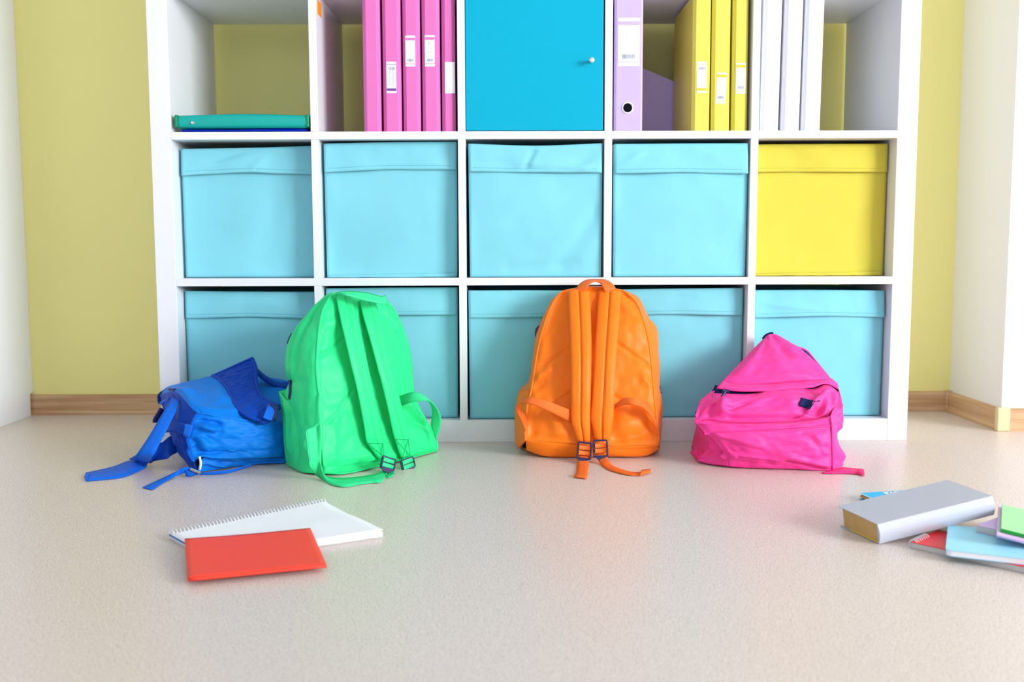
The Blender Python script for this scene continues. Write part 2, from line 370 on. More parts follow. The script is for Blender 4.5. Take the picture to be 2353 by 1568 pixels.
fabric_bin(3, 1, .012, 1409, 1722, (332, 331, 331), (399, 397, 400), 'turquoise fabric bin below the lilac and yellow binders', 4, cfolds=[(.05, .3, .2, .7, .05, .004)])
fabric_bin(4, 1, .050, None, 2037, (333, 332, 332), (396, 396, 397), 'yellow fabric bin, the only yellow one among the bins', 5, M_ybin, M_ybin2, lip=1)
fabric_bin(0, 0, .052, 425, None, (669, 671, 672), (731, 728, 733), 'turquoise fabric bin in the bottom row behind the blue backpack', 6, folds=[(.3, .3, .5, .9, .1, .003)])
fabric_bin(1, 0, .034, None, 1052, (663, 662, 662), (727, 724, 724), 'turquoise fabric bin in the bottom row behind the green backpack', 7)
fabric_bin(2, 0, .018, 1075, None, (668, 668, 670), (730, 729, 731), 'turquoise fabric bin in the bottom row left of the orange backpack', 8)
fabric_bin(3, 0, .035, None, 1708, (666, 664, 663), (726, 722, 725), 'turquoise fabric bin in the bottom row between orange and pink backpacks', 9)
fabric_bin(4, 0, .040, None, 2035, (667, 667, 669), (730, 726, 729), 'turquoise fabric bin in the bottom right corner behind the pink backpack', 10, cfolds=[(.1, .5, .4, .3, .08, .003)])
# ------------------------------------------------------------------ teal door insert
a, b = cellx(2); z0, z1 = rowz(2), rowz(3)-TT
ins = thing('cabinet_insert', 'turquoise lacquered cupboard insert with a small round knob', 'cabinet', ((a+b)/2, .19, z0))
g = .0012
for nb in [(a+g, a+g+.012, .02, .37, z0+.0005, z1-g), (b-g-.012, b-g, .02, .37, z0+.0005, z1-g)]: box('side_panel', nb, M_door, ins, .0005)
box('top_panel', (a+.0135, b-.0135, .02, .37, z1-g-.012, z1-g), M_door, ins, .0005); box('bottom_panel', (a+.0135, b-.0135, .02, .37, z0+.0005, z0+.0125), M_door, ins, .0005)
box('back_panel', (a+.0135, b-.0135, .36, .37, z0+.013, z1-g-.0125), M_door, ins, 0)
dr = box('door', (a+.0015, b-.0035, .003, .019, z0+.002, z1-.003), M_door, ins, .0012)
k = at(1360, 138, -.018); lst = []
prof = [(.0, .003), (.0035, .003), (.0035, -.008), (.0048, -.012), (.0064, -.017), (.0064, -.0195), (.0058, -.0205), (0, -.0205)]
vs = []; fs = []; n = 20
for r_, y_ in prof:
    for q in range(n): vs.append((k.x+r_*math.cos(2*math.pi*q/n), y_, k.z+r_*math.sin(2*math.pi*q/n)))
for i in range(len(prof)-1):
    for q in range(n): fs.append([i*n+q, i*n+(q+1) % n, (i+1)*n+(q+1) % n, (i+1)*n+q])
kn = link('knob', mesh(vs, fs), M_knob, dr, smooth=True)
# ------------------------------------------------------------------ binders
def card(name, x0, x1, z0, z1, y, m, parent, tilt=0, d=.0006):
    """flat sticker on a spine, in the binder's own space"""
    o = box(name, (x0, x1, y-d, y, z0, z1), m, parent, 0, True)
    return o
def label_on(t, cx, z0, z1, w, y, band, code='low', pen=False, rot=0, plain=False):
    """paper spine label with printed bands, barcode, writing lines"""
    bx_ = [(cx-w/2, cx+w/2, y-.0008, y, z0, z1)]
    lab = box('spine_label', bx_, M_paper, t, 0, True)
    if plain: return lab
    H = z1-z0
    za, zb_, zc_, zd = (z1-H*.15, z1-H*.07, z0+H*.075, z0+H*.09) if code == 'low' else (z0+H*.07, z0+H*.15, z1-H*.09, z1-H*.075)
    box('printed_band', (cx-w/2+.0005, cx+w/2-.0005, y-.0011, y-.0008, za, zb_), band, lab, 0, True)
    box('printed_band', (cx-w/2+.0005, cx+w/2-.0005, y-.0011, y-.0008, zc_, zd), band, lab, 0, True)
    zc = z0+H*.2 if code == 'low' else z1-H*.22
    rnd = random.Random(int(cx*9000)+int(z0*100)); bars = []; x = cx-w*.3
    while x < cx+w*.3:
        d = rnd.choice((.0006, .001, .0014)); bars.append((x, x+d, y-.0011, y-.0008, zc-H*.045, zc+H*.045)); x += d+rnd.choice((.0005, .001))
    box('barcode', bars, M_ink, lab, 0, True)['kind'] = 'stuff'
    if pen:
        L = []
        for j in range(2):
            pts = [V((cx-w*.22+j*w*.4+.0016*math.sin(i*2.3+j), y-.0010, z0+H*(.25+.045*i))) for i in range(11)]; L.append(tubemesh(pts, .0003, 4, n=40))
        multi('pen_writing', L, M_inkb, lab, local=True)
    if rot: lab.rotation_euler = (0, rot, 0)
    return lab
def ring_binder(x, w, cell, m, label, group, recess=.012, h=.318, d=.27, lean=0.0, yaw=0.0, ch=.0085, pages=True):
    """standing ring binder: spine with chamfered hinges, two covers, pages; base at its own spine foot"""
    z = rowz(2)+.0005
    t = thing('ring_binder', label, 'binder', (x, recess, z), (0, lean, yaw), group)
    hw = w/2
    sp = prism([(-hw, ch), (-hw+ch, 0), (hw-ch, 0), (hw, ch), (hw-.002, ch+.001), (hw-ch-.001, .003), (-hw+ch+.001, .003), (-hw+.002, ch+.001)], 0, h)
    bm = bmesh.new(); bm.from_mesh(sp)
    bmesh.ops.bevel(bm, geom=[e for e in bm.edges if abs(e.verts[0].co.z-e.verts[1].co.z) < 1e-6 and e.verts[0].co.y < ch*1.05], offset=.0012, segments=2, affect='EDGES', profile=.5)
    bm.to_mesh(sp); bm.free(); link('spine', sp, m, t, True)
    r = .02
    pf = [(ch+.0012, 0), (d-r, 0), (d, r), (d, h-r), (d-r, h), (ch+r, h), (ch+.0012, h-.004)]
    for s in (-1, 1):
        x0, x1 = sorted((s*hw, s*(hw-.0024)))
        link('cover', prism(pf, x0, x1, 'x'), m, t, True)
    if pages: box('pages', (-hw+.004, hw-.006, ch+.02, d-.02, .006, h-.016), M_paper, t, 0, True)
    return t
sx = lambda px_, rec=.012, py=290: at(px_, py, rec).x
def lz(py, rec=.012, px_=1176): return at(px_, py, rec).z-rowz(2)
gp = 'pink ring binders'
pk = [(835, 877, 'leftmost pink ring binder, with no spine label', None), (880, 924, 'pink ring binder with the low handwritten spine label', 'a'), (926, 968, 'pink ring binder in the middle of the five, with a high label', 'b'), (970, 1013, 'pink ring binder fourth from the left, label with a small pen mark', 'c'), (1015, 1048, 'rightmost pink ring binder, with a blank white label', 'd')]
for xa, xb, lb, kind in pk:
    x0, x1 = sx(xa), sx(xb); t = ring_binder((x0+x1)/2, x1-x0-.0022, 1, M_pinkb, lb, gp, h=.317+random.Random(xa).random()*.002)
    if kind == 'a': label_on(t, -.001, lz(214), lz(142), .0235, 0, M_inkp, 'high', True)
    if kind == 'b': label_on(t, -.002, lz(153), lz(82), .0235, 0, M_pinkb)
    if kind == 'c':
        l = label_on(t, -.002, lz(153), lz(81), .0235, 0, M_pinkb)
        multi('pen_mark', [tubemesh([V((-.007, -.001, lz(97))), V((-.004, -.001, lz(99))), V((-.003, -.001, lz(102)))], .0006, 4), tubemesh([V((-.008, -.001, lz(121))), V((.003, -.001, lz(120)))], .0003, 4), tubemesh([V((-.008, -.001, lz(132))), V((.002, -.001, lz(131)))], .0003, 4)], M_ink, l, local=True)
    if kind == 'd': label_on(t, .0035, lz(215), lz(143), .0235, 0, None, plain=True)
# lilac lever-arch file
x0, x1 = sx(1411, .006), sx(1476, .006)
t = ring_binder((x0+x1)/2, x1-x0, 3, M_purb, 'wide lilac lever arch file with a black finger hole', None, recess=.006, d=.29, ch=.005); t.name = 'lever_arch_file'
cxx = .002
lab = label_on(t, 0, lz(153, .006), lz(42, .006), .052, 0, M_purb)
rows = [tubemesh([V((-.02, -.0010, lz(y_, .006))), V((.02-(.004 if i % 2 else 0), -.0010, lz(y_, .006)))], .00022, 4) for i, y_ in enumerate(range(66, 122, 6))]
multi('ruled_lines', rows, M_ink, lab, local=True)
hz = lz(249, .006)
def ringmesh(cx, cz, r, rr, y, n=28):
    return tubemesh([V((cx+r*math.cos(2*math.pi*i/n), y, cz+r*math.sin(2*math.pi*i/n))) for i in range(n)], rr, 8, True)
multi('ring_hole_rim', [ringmesh(-.002, hz, .0124, .0019, -.0005)], M_wire, t, local=True)
link('finger_hole', xform(prism([(.0115*math.cos(2*math.pi*i/28), .0115*math.sin(2*math.pi*i/28)) for i in range(28)], -.0009, .0005, 'y'), Matrix.Translation((-.002, 0, hz))), M_dark, t, True)
# lilac magazine file at the back of the cell
mg = thing('magazine_file', 'lilac cardboard magazine file with a sloping side at the back of the cell', 'magazine file', (at(1520, 290, .3).x, .33, rowz(2)))
p1, p2 = at(1478, 157, .29), at(1555, 190, .29); sl = (p2.z-p1.z)/(p2.x-p1.x); xa, xb = sx(1430, .29), sx(1600, .29)
zb = rowz(2)+.0008
side = [(xa, zb), (xb, zb), (xb, p1.z+sl*(xb-p1.x)), (p1.x-.02, p1.z-sl*.02*-1 if False else p1.z+sl*(-.02)), (xa, p1.z+sl*(-.02))]
link('side_panel', prism(side, .29, .292, 'y'), M_purb, mg); link('side_panel', prism(side, .366, .368, 'y'), M_purb, mg)
box('bottom_panel', (xa, xb, .2925, .3655, zb, zb+.002), M_purb, mg, 0); box('spine', (xa, xa+.002, .2925, .3655, zb+.0025, p1.z+sl*(-.02)), M_purb, mg, 0); box('end_panel', (xb-.002, xb, .2925, .3655, zb+.0025, p1.z+sl*(xb-p1.x)), M_purb, mg, 0)
gp = 'yellow ring binders'
ye = [(1589, 1631, .0, 'leftmost yellow ring binder, its broad side showing', (215, 143, 'high', 0)), (1634, 1677, .004, 'yellow ring binder in the middle, with the lowest crooked label', (240, 168, 'low', .05)), (1681, 1718, .004, 'rightmost yellow ring binder beside the white divider', (217, 146, 'low', 0))]
for i, (xa, xb, ln, lb, (ya, yb_, cd_, rt)) in enumerate(ye):
    x0, x1 = sx(xa), sx(xb); t = ring_binder((x0+x1)/2, x1-x0-.0012, 3, M_yelb, lb, gp, h=.3195, lean=-ln, ch=.0075)
    label_on(t, .001, lz(ya), lz(yb_), .0235, 0, M_yline, cd_, rot=0)
    if rt: t.children[-1].rotation_euler = (0, rt, 0); t.children[-1].location = (-rt*lz(204), 0, 0)
gp = 'white ring binders'
for i, (xa, xb, lb) in enumerate([(1747, 1790, 'leftmost white ring binder, against the divider'), (1795, 1838, 'white ring binder in the middle of the three'), (1842, 1886, 'rightmost white ring binder, beside the empty space')]):
    x0, x1 = sx(xa), sx(xb); ring_binder((x0+x1)/2, x1-x0-.001, 4, M_whib, lb, gp, h=.317-.0005*i, lean=.012, ch=.008)
# lying binder and folder in the top left cell
a, b = cellx(0)
zb = rowz(2)
fd = thing('plastic_folder', 'thin shiny blue plastic folder lying under the teal binder', 'folder', ((a+b)/2, .15, zb))
patch('lower_sheet', [V((a+.022, .012, zb+.001)), V((b-.003, .012, zb+.001))], [V((a+.022, .25, zb+.001)), V((b-.003, .25, zb+.001))], None, None, 10, 8, M_bluef, fd, (0, 0, 1), None, .0006, floor=0)
patch('upper_sheet', [V((a+.022, .013, zb+.007)), V(((a+b)/2, .012, zb+.0065)), V((b-.05, .012, zb+.009)), V((b-.003, .016, zb+.006))], [V((a+.022, .25, zb+.007)), V((b-.003, .25, zb+.007))], None, None, 24, 8, M_bluef, fd, (0, 0, 1), None, .001)
sp = [(.0105, .001), (.006, .0035), (.0105, .006)]
link('spine_fold', prism([(.014, .0012), (.009, .0024), (.008, .004), (.009, .0055), (.014, .0068), (.0145, .004)], a+.023, b-.01, 'x'), M_bluef, fd).location.z += zb
tb = thing('ring_binder', 'green teal binder lying flat on a blue folder in the left cell', 'binder', ((a+b)/2, .15, zb+.0105))
zt0 = zb+.0108
N = 20
pts = lambda dz: [V((a+.013+(b-a-.017)*i/6, .004+.002*math.cos(i), zt0+dz+(.0035*math.sin(math.pi*i/6) if dz > .01 else 0))) for i in range(7)]
patch('spine', pts(0), pts(.0275), None, None, 30, 10, M_tealb, tb, (0, -1, 0), lambda u, v: .0035*(1-(2*v-1)**4), .002)
patch('upper_cover', pts(.0275), [V((a+.013, .27, zt0+.0265)), V((b-.004, .27, zt0+.0265))], None, None, 30, 10, M_tealb, tb, (0, 0, 1), None, .002)
patch('lower_cover', pts(0), [V((a+.013, .27, zt0)), V((b-.004, .27, zt0))], None, None, 12, 6, M_tealb, tb, (0, 0, 1), None, .0004)
box('pages', (a+.02, b-.012, .02, .25, zt0+.002, zt0+.023), M_paper, tb, .001)
box('corner_guard', (a+.008, a+.0165, .0005, .03, zt0-.0004, zt0+.0305), M_tealc, tb, .004); box('corner_guard', (b-.012, b-.003, .0005, .03, zt0-.0004, zt0+.0305), M_tealc, tb, .003)
kq = at(443, 282, -.001); multi('rivet', [tubemesh([V((kq.x, .002, kq.z)), V((kq.x, -.002, kq.z))], .0038, 14)], M_knob, tb)
# small orange sticker on the divider
xs = -1.5*PX+TT/2
tag(box('orange_sticker', (xs+.0002, xs+.0009, .022, .072, at(736, 8, .02).z-.022, at(736, 8, .02).z+.010), M_sticker, None, 0), 'small orange sticker on the side of the divider by the pink binders', 'sticker')
# ------------------------------------------------------------------ notebooks and books on the floor
def slab(name, c, e1, e2, l1, l2, z0, z1, m, parent, bev=.001, tilt=0.0, piv=0.0):
    """box with corner c (xy), sides l1 along e1 and l2 along e2; tilt raises it along e1"""
    e1 = V((e1[0], e1[1], 0)).normalized(); e2 = V((-e1.y, e1.x, 0)) if e2 is None else V((e2[0], e2[1], 0)).normalized()
    me = boxmesh([(0, l1, 0, l2, z0, z1)], bev)
    M = Matrix(((e1.x, e2.x, 0, c[0]), (e1.y, e2.y, 0, c[1]), (0, 0, 1, 0), (0, 0, 0, 1)))
    if tilt: M = M @ Matrix.Translation((0, 0, piv)) @ Matrix.Rotation(-tilt, 4, 'Y') @ Matrix.Translation((0, 0, -piv))
    return link(name, xform(me, M), m, parent)
# white spiral sketch pad
L0, T0, R0, C0 = V((-.630, -.806, 0)), V((-.412, -.596, 0)), V((-.277, -.800, 0)), V((-.525, -.932, 0))
sp_ = thing('sketch_pad', 'open white spiral sketch pad lying on the floor under the red booklet', 'notebook', (-.45, -.8, 0))
def sheet(name, z, m, th, curl=0, ins=0.0, floor=0.0):
    c = (L0+T0+R0+C0)/4; q = [p.lerp(c, ins) for p in (L0, C0, R0, T0)]
    q = [V((p.x, p.y, z)) for p in q]
    q[2].z += curl
    edge = [q[3], q[3].lerp(q[2], .33)+V((-.004, -.003, -.001)), q[3].lerp(q[2], .62)+V((-.002, -.001, curl*.2)), q[2]]
    return patch(name, [q[0], q[1]], [q[3], q[2]], None, None, 20, 20, m, sp_, (0, 0, 1), None, th, floor=floor) if not curl else patch(name, [q[0], q[1]], edge, None, None, 24, 20, m, sp_, (0, 0, 1), wrk(3, 2, 2, .001), th, floor=floor)
sheet('back_cover', .0015, M_pages, .001)
sheet('page_block', .0095, M_paper, .0078, ins=.006)
M_bline = mat('blue_backing_sheet', (30, 130, 200), .6, .3)
patch('blue_sheet', [L0+V((-.0004, -.0004, .0068)), L0.lerp(C0, .9)+V((-.0004, -.0004, .0068))], [L0+V((-.0004, -.0004, .0092)), L0.lerp(C0, .9)+V((-.0004, -.0004, .0092))], None, None, 4, 2, M_bline, sp_, (-1, -1, 0), None, .001)
sheet('top_page', .0104, M_paper, .0008, .003)
sp = []
for i in range(46):
    t_ = (i+.5)/46; p = L0.lerp(T0, t_); n_ = (V((-.69, .72, 0)))
    d = V((.72, .69, 0))
    sp.append(tubemesh([p+n_*(-.001+.0085*math.cos(a_))+V((0, 0, .0085+.0075*math.sin(a_)))+d*(.0012*a_/6.28) for a_ in [k_*2*math.pi/12 for k_ in range(12)]], .0008, 5, True))
o = multi('spiral_wire', sp, M_wire, sp_); o['kind'] = 'stuff'
# red booklet
rb = thing('booklet', 'thin red booklet lying on the white sketch pad', 'booklet', (-.46, -.91, .012))
q0, q1, q2, q3 = atz(431, 1329, .0125), atz(750, 1297, .0125), atz(713, 1213.5, .0205), atz(424, 1238, .0205)
def red(name, dz, m, th, sh=0.0):
    c = (q0+q1+q2+q3)/4
    Q = [p.lerp(c, sh)+V((0, 0, dz)) for p in (q0, q1, q2, q3)]
    return patch(name, [Q[0], Q[1]], [Q[3], Q[3].lerp(Q[2], .5)+V((0, 0, -.0012)), Q[2]], None, None, 24, 20, m, rb, (0, 0, 1), wrk(8, 2, 2, .0008), th, floor=.0005)
red('front_cover', 0, M_redc, .0006); red('pages', -.0008, M_paper, .0022, .006); red('back_cover', -.0032, M_redc, .0006)
ed = [q0+V((0, 0, -.0005)), q1+V((0, 0, -.0005))]; lo = [q0+V((.001, .001, -.0058)), q1+V((.001, .001, -.0058))]
patch('spine_fold', lo, ed, None, None, 10, 4, M_redc, rb, (0, -1, 0), lambda u, v: .0018*(1-(2*v-1)**2), .0005, floor=.0005)
# grey thick book leaning on the stack
def bookmat(): pass
gb = thing('thick_book', 'thick light grey paperback lying aslant on the other books', 'book', (.62, -.79, 0))
A = V((.531, -.853, 0.001)); ex = V((.213, .057, .0315)).normalized(); ey = V((-.057, .213, 0)).normalized(); ez = ex.cross(ey)
GM = Matrix(((ex.x, ey.x, ez.x, A.x), (ex.y, ey.y, ez.y, A.y), (ex.z, ey.z, ez.z, A.z), (0, 0, 0, 1)))
Lg, Wg, Tg = .222, .106, .034
def gbpart(name, me, m, smooth=False): return link(name, xform(me, GM), m, gb, smooth=smooth)
gbpart('pages', boxmesh([(.002, Lg-.002, .003, Wg-.006, .0012, Tg-.0012)], .0006), M_tanp)
gbpart('front_cover', prism([(0, Tg-.0008), (Wg*.5, Tg+.0006), (Wg+.004, Tg+.0012), (Wg+.004, Tg+.0003), (Wg*.5, Tg-.0003), (0, Tg-.0018)], 0, Lg, 'x'), M_greyc)
gbpart('back_cover', boxmesh([(0, Lg, 0, Wg+.002, 0, .001)], .0003), M_greyc)
gbpart('cover_lining', boxmesh([(-.0002, Lg, .004, Wg*.75, .00105, .0020)], 0), M_yline)
n = 8; pr = [(-.0045*math.sin(math.pi*i/n), .0002+(Tg-.0012)*i/n) for i in range(n+1)]; pr += [(.0022, Tg-.001), (.0022, .0002)]
gbpart('spine', prism(pr, 0, Lg, 'x'), M_greyc)
# cyan book behind
cb = thing('paperback_book', 'bright cyan book with white lettering tucked behind the grey book', 'book', (.7, -.62, 0))
cc = (.6, -.566); e1 = (.978, .21); e2 = (.21, -.978)
slab('back_cover', cc, e1, e2, .15, .128, .0005, .0015, M_cyanc, cb, 0)
c_ = Matrix(((e1[0], e2[0], 0, cc[0]), (e1[1], e2[1], 0, cc[1]), (0, 0, 1, 0), (0, 0, 0, 1)))
rp = [(.004+.004-.004*math.sin(math.pi*k_/8), .002+.0082*k_/8) for k_ in range(9)]
rp = [(.012*0+max(.0, .006-.006*math.sin(math.pi*k_/8)), .0016+.0094*k_/8) for k_ in range(9)]+[(.147, .011), (.147, .0016)]
link('pages', xform(prism([(a_, b_) for a_, b_ in rp], .002, .126, 'y'), c_), M_tanp, cb)
cv = slab('front_cover', cc, e1, e2, .15, .128, .0112, .0122, M_cyanc, cb, 0)
slab('cover_edge', (cc[0]-.0003, cc[1]), e1, e2, .0012, .128, .0110, .0123, M_paper, cb, 0)
let = []
x = .045
for ws in (.008, .004, .011, .005, .010, .012):
    b_ = boxmesh([(x, x+.0045, .006, .030, .01225, .0125)], 0); b_.transform(c_)
    let.append(([v.co.copy() for v in b_.vertices], [list(p.vertices) for p in b_.polygons])); x += ws+.003
b_ = boxmesh([(.050, .075, .006, .0095, .01225, .0125)], 0); b_.transform(c_); let.append(([v.co.copy() for v in b_.vertices], [list(p.vertices) for p in b_.polygons]))
multi('white_lettering', let, M_paper, cv, False)['kind'] = 'stuff'
# red spiral notebook
A1, A2 = atz(2093, 1261), atz(2353, 1319); e1 = (A2-A1).normalized()
rn = thing('spiral_notebook', 'red spiral notebook lying under the light blue book', 'notebook', (A1.x+.08, A1.y-.02, 0))
slab('page_block', A1, e1, None, .21, .10, .001, .0095, M_pages, rn, .0006)
slab('front_cover', A1+V((0, 0, 0)), e1, None, .212, .10, .0097, .0106, M_rednb, rn, 0)
slab('back_cover', A1, e1, None, .212, .10, .0002, .0009, M_pages, rn, 0)
n2 = V((-e1.y, e1.x, 0)); sp = []
for i in range(7):
    p = A1+n2*(.004+.0072*i)+e1*.002
    sp.append(tubemesh([p+e1*(.0068*math.cos(a_))+V((0, 0, .0075+.0068*math.sin(a_)))+n2*(.0012*a_/6.28) for a_ in [k_*2*math.pi/12 for k_ in range(12)]], .0008, 5, True))
multi('spiral_wire', sp, M_wire, rn)['kind'] = 'stuff'
# light blue book on top of it
B1 = V((.597, -.946, 0)); f1 = V((.905, -.425, 0)).normalized(); f2 = V((-f1.y, f1.x, 0))
lb = thing('soft_cover_book', 'light blue soft cover book with rounded corners on the red notebook', 'book', (B1.x+.1, B1.y+.03, .011))
def rrect(l, w, r, k=6):
    P = []
    for cx, cy, a0 in ((l-r, w-r, 0), (r, w-r, 90), (r, r, 180), (l-r, r, 270)):
        for i in range(k+1):
            a_ = math.radians(a0+90*i/k); P.append((cx+r*math.cos(a_), cy+r*math.sin(a_)))
    return P
BM = Matrix(((f1.x, f2.x, 0, B1.x), (f1.y, f2.y, 0, B1.y), (0, 0, 1, 0), (0, 0, 0, 1)))
link('page_block', xform(prism([(a_*.99+.001, b_*.99+.0008) for a_, b_ in rrect(.21, .15, .008)], .0115, .0193), BM), M_paper, lb)
link('front_cover', xform(prism(rrect(.21, .15, .008), .0194, .0202), BM), M_lblue, lb)
link('back_cover', xform(prism(rrect(.21, .15, .008), .0108, .0114), BM), M_lblue, lb)
# lilac book, lilac notebook and green pad on the light blue book
C1, C2 = atz(2243, 1223, .0205), atz(2281, 1231.5, .0205); g1 = (C2-C1).normalized()
C1 = C1; ll = thing('small_lilac_book', 'small lilac covered book with grey page edges on the light blue book', 'book', (C1.x+.05, C1.y+.02, .0206))
slab('page_block', C1, g1, None, .036, .07, .0212, .031, M_pages, ll, .0005)
slab('front_cover', C1, g1, None, .037, .071, .0311, .0318, M_lilac, ll, 0); slab('back_cover', C1, g1, None, .037, .071, .0205, .0211, M_lilac, ll, 0)
h1 = V((.89, -.45, 0)).normalized(); h2 = V((-h1.y, h1.x, 0)); D1 = V((.684, -.926, 0)); TI = -.16
ln_ = thing('lilac_notebook', 'lilac notebook under the light green pad at the right edge', 'notebook', (D1.x+.05, D1.y+.06, .033))
slab('pages', D1, h1, None, .085, .19, .0345, .0400, M_paper, ln_, .0005, TI, .034)
slab('back_cover', D1, h1, None, .085, .19, .0338, .0344, M_lilac, ln_, 0, TI, .034); slab('front_cover', D1, h1, None, .085, .192, .0401, .0410, M_lilac, ln_, 0, TI, .034)
me = prism([(-.003*math.sin(math.pi*i/6), .0338+.0072*i/6) for i in range(7)]+[(.0, .0410), (.0, .0338)], 0, .085, 'x')
TM = Matrix(((h1.x, h2.x, 0, D1.x), (h1.y, h2.y, 0, D1.y), (0, 0, 1, 0), (0, 0, 0, 1))) @ Matrix.Translation((0, 0, .034)) @ Matrix.Rotation(-TI, 4, 'Y') @ Matrix.Translation((0, 0, -.034))
link('spine', xform(me, TM), M_lilac, ln_)
E1 = D1+h1*.004+h2*.006
gp_ = thing('green_pad', 'light green paper pad lying on the lilac notebook', 'notepad', (E1.x+.05, E1.y+.05, .0412))
slab('sheets', E1, h1, None, .078, .160, .0412, .0468, M_lgreen, gp_, .0004, TI, .034); slab('glued_edge', E1-h2*.0006, h1, None, .078, .0006, .0413, .0466, M_dgreen, gp_, 0, TI, .034)
# ------------------------------------------------------------------ backpacks
def buckle(c, right, up, m, parent, w=.028, h=.032, webm=None):
    """ladder-lock slider: frame, two bars with webbing wound round them, thumb tab"""
    R_ = V(right).normalized(); U_ = (V(up)-R_*V(up).dot(R_)).normalized(); N_ = R_.cross(U_)
    if N_.y > 0: N_ = -N_
    P_ = lambda x, y, z=0: V(c)+R_*x+U_*y+N_*z
    hw, hh = w/2, h/2; r = .003
    loop = []
    for cx, cy, a0 in ((hw-r, hh-r, 0), (-hw+r, hh-r, 90), (-hw+r, -hh+r, 180), (hw-r, -hh+r, 270)):
        for i in range(4): a_ = math.radians(a0+30*i); loop.append(P_(cx+r*math.cos(a_), cy+r*math.sin(a_)))
    bk = multi('buckle', [tubemesh(loop, .0021, 8, True), tubemesh([P_(-hw, .002), P_(hw, .002)], .0014, 6)], m, parent)
    tab = []
    for i in range(9):
        a_ = math.pi*i/8; tab.append((hw*.85*math.cos(a_), -hh+.003-.011*math.sin(a_)))
    vs = [P_(x, y, .0028) for x, y in tab]+[P_(x, y, -.0005) for x, y in tab]; n_ = len(tab)
    multi('thumb_tab', [(vs, [[i, (i+1) % n_, n_+(i+1) % n_, n_+i] for i in range(n_)]+[list(range(n_)), list(range(n_, 2*n_))[::-1]])], m, bk, False)
    if webm:
        for y_ in (.0065, -.005):
            vs, fs = [], []
            for k_ in (-1, 1):
                for i in range(10):
                    a_ = 2*math.pi*i/10; vs.append(P_(k_*(hw-.0025), y_+.0048*math.cos(a_), .0012+.0028*math.sin(a_)))
            fs = [[i, (i+1) % 10, 10+(i+1) % 10, 10+i] for i in range(10)]+[list(range(10)), list(range(10, 20))[::-1]]
            multi('webbing_turn', [(vs, fs)], webm, bk)
    return bk
def xbox(parent, a, b, c, d, m, off=(0, -.0015, 0)):
    """box-and-cross stitching on a strap end"""
    L = [tubemesh([V(p)+V(off), V(q_)+V(off)], .0004, 4) for p, q_ in ((a, b), (b, c), (c, d), (d, a), (a, c), (b, d))]
    o = multi('cross_stitching', L, m, parent); o['kind'] = 'stuff'; return o
M_orst = mat('orange_thread', (214, 84, 16), .7, .2); M_grst = mat('green_thread', (20, 170, 110), .7, .2); M_pkst = mat('pink_thread', (196, 24, 112), .7, .2); M_blst = mat('blue_thread', (60, 160, 250), .7, .2)

# ---- orange backpack
q = lambda x, y, Y: at(x/3.135+1160, y/3.136+620, Y)
yp = lambda y: -.195+.118*(1262-y)/1110
qp = lambda x, y, d=0.0: q(x, y, yp(y)-d)
ob = thing('backpack', 'orange backpack standing upright with its straps towards the viewer', 'backpack', (.115, -.12, 0))
OL = [qp(150, 1232), qp(153, 1100), qp(165, 970), qp(190, 870), qp(213, 730), qp(232, 610), qp(255, 500), qp(290, 380), qp(330, 275), qp(380, 190), qp(430, 155)]
OR = [qp(1095, 1268), qp(1105, 1200), qp(1085, 1000), qp(1066, 800), qp(1050, 620), qp(1028, 480), qp(992, 350), qp(950, 245), qp(890, 180), qp(855, 155)]
OB = [qp(150, 1232), qp(300, 1243, .006), qp(480, 1258, .01), qp(760, 1275, .01), qp(940, 1272, .006), qp(1095, 1268)]
OT = [qp(430, 155), qp(520, 140), qp(640, 133), qp(760, 138), qp(855, 155)]
fo = [(.33, .60, .07, .48, .012, -.0050), (.68, .62, .98, .48, .012, -.0050), (.32, .30, .10, .17, .012, -.0048), (.66, .30, .95, .17, .012, -.0048),
      (.05, .40, .12, .44, .03, .007), (.03, .33, .10, .36, .025, -.006), (.92, .40, .99, .36, .03, .006), (.72, .12, .95, .2, .05, .008), (.80, .20, .97, .10, .03, -.006), (.68, .04, .9, .07, .03, -.006), (.1, .04, .3, .05, .03, .004), (.15, .2, .25, .08, .05, .006)]
patch('back_panel', OB, OT, OL, OR, 90, 110, M_orange, ob, (0, -1, 0), wrk(2, 4, 5, .008, fo, .012, .05, .4), .003)
yr = lambda y: min(-.012, yp(y)+.05+.075*min(1, max(0, (y-150)/900)))
qr = lambda x, y: q(x, y, yr(y))
RL = [qr(105, 1296), qr(84, 1200), qr(84, 1000), qr(105, 882), qr(172, 830), qr(200, 690), qr(222, 520), qr(245, 420), qr(300, 300), qr(372, 205), qr(440, 150)]
RR = [qr(1118, 1290), qr(1135, 1060), qr(1130, 960), qr(1112, 820), qr(1106, 640), qr(1096, 430), qr(1040, 350), qr(965, 220), qr(890, 165), qr(845, 150)]
patch('side_panel', [OL[0], RL[0]], [OL[-1], RL[-1]], OL, RL, 16, 90, M_orange, ob, (-1, 0, 0), wrk(4, 2, 6, .004, (), .006, .1), .002)
patch('side_panel', [OR[0], RR[0]], [OR[-1], RR[-1]], OR, RR, 16, 90, M_orange, ob, (1, 0, 0), wrk(5, 2, 6, .004, (), .006, .1), .002)
RT_ = [RL[-1], qr(640, 128), RR[-1]]
patch('top_panel', OT, RT_, None, None, 40, 8, M_orange, ob, (0, 0, 1), wrk(6, 4, 1, .002, (), .004, .1), .002)
FB = [q(155, 1302, -.170), q(300, 1348, -.186), q(560, 1360, -.19), q(820, 1362, -.19), q(1010, 1354, -.186), q(1116, 1292, -.168)]
FB = [V((p.x, p.y, max(p.z, .003))) for p in FB]
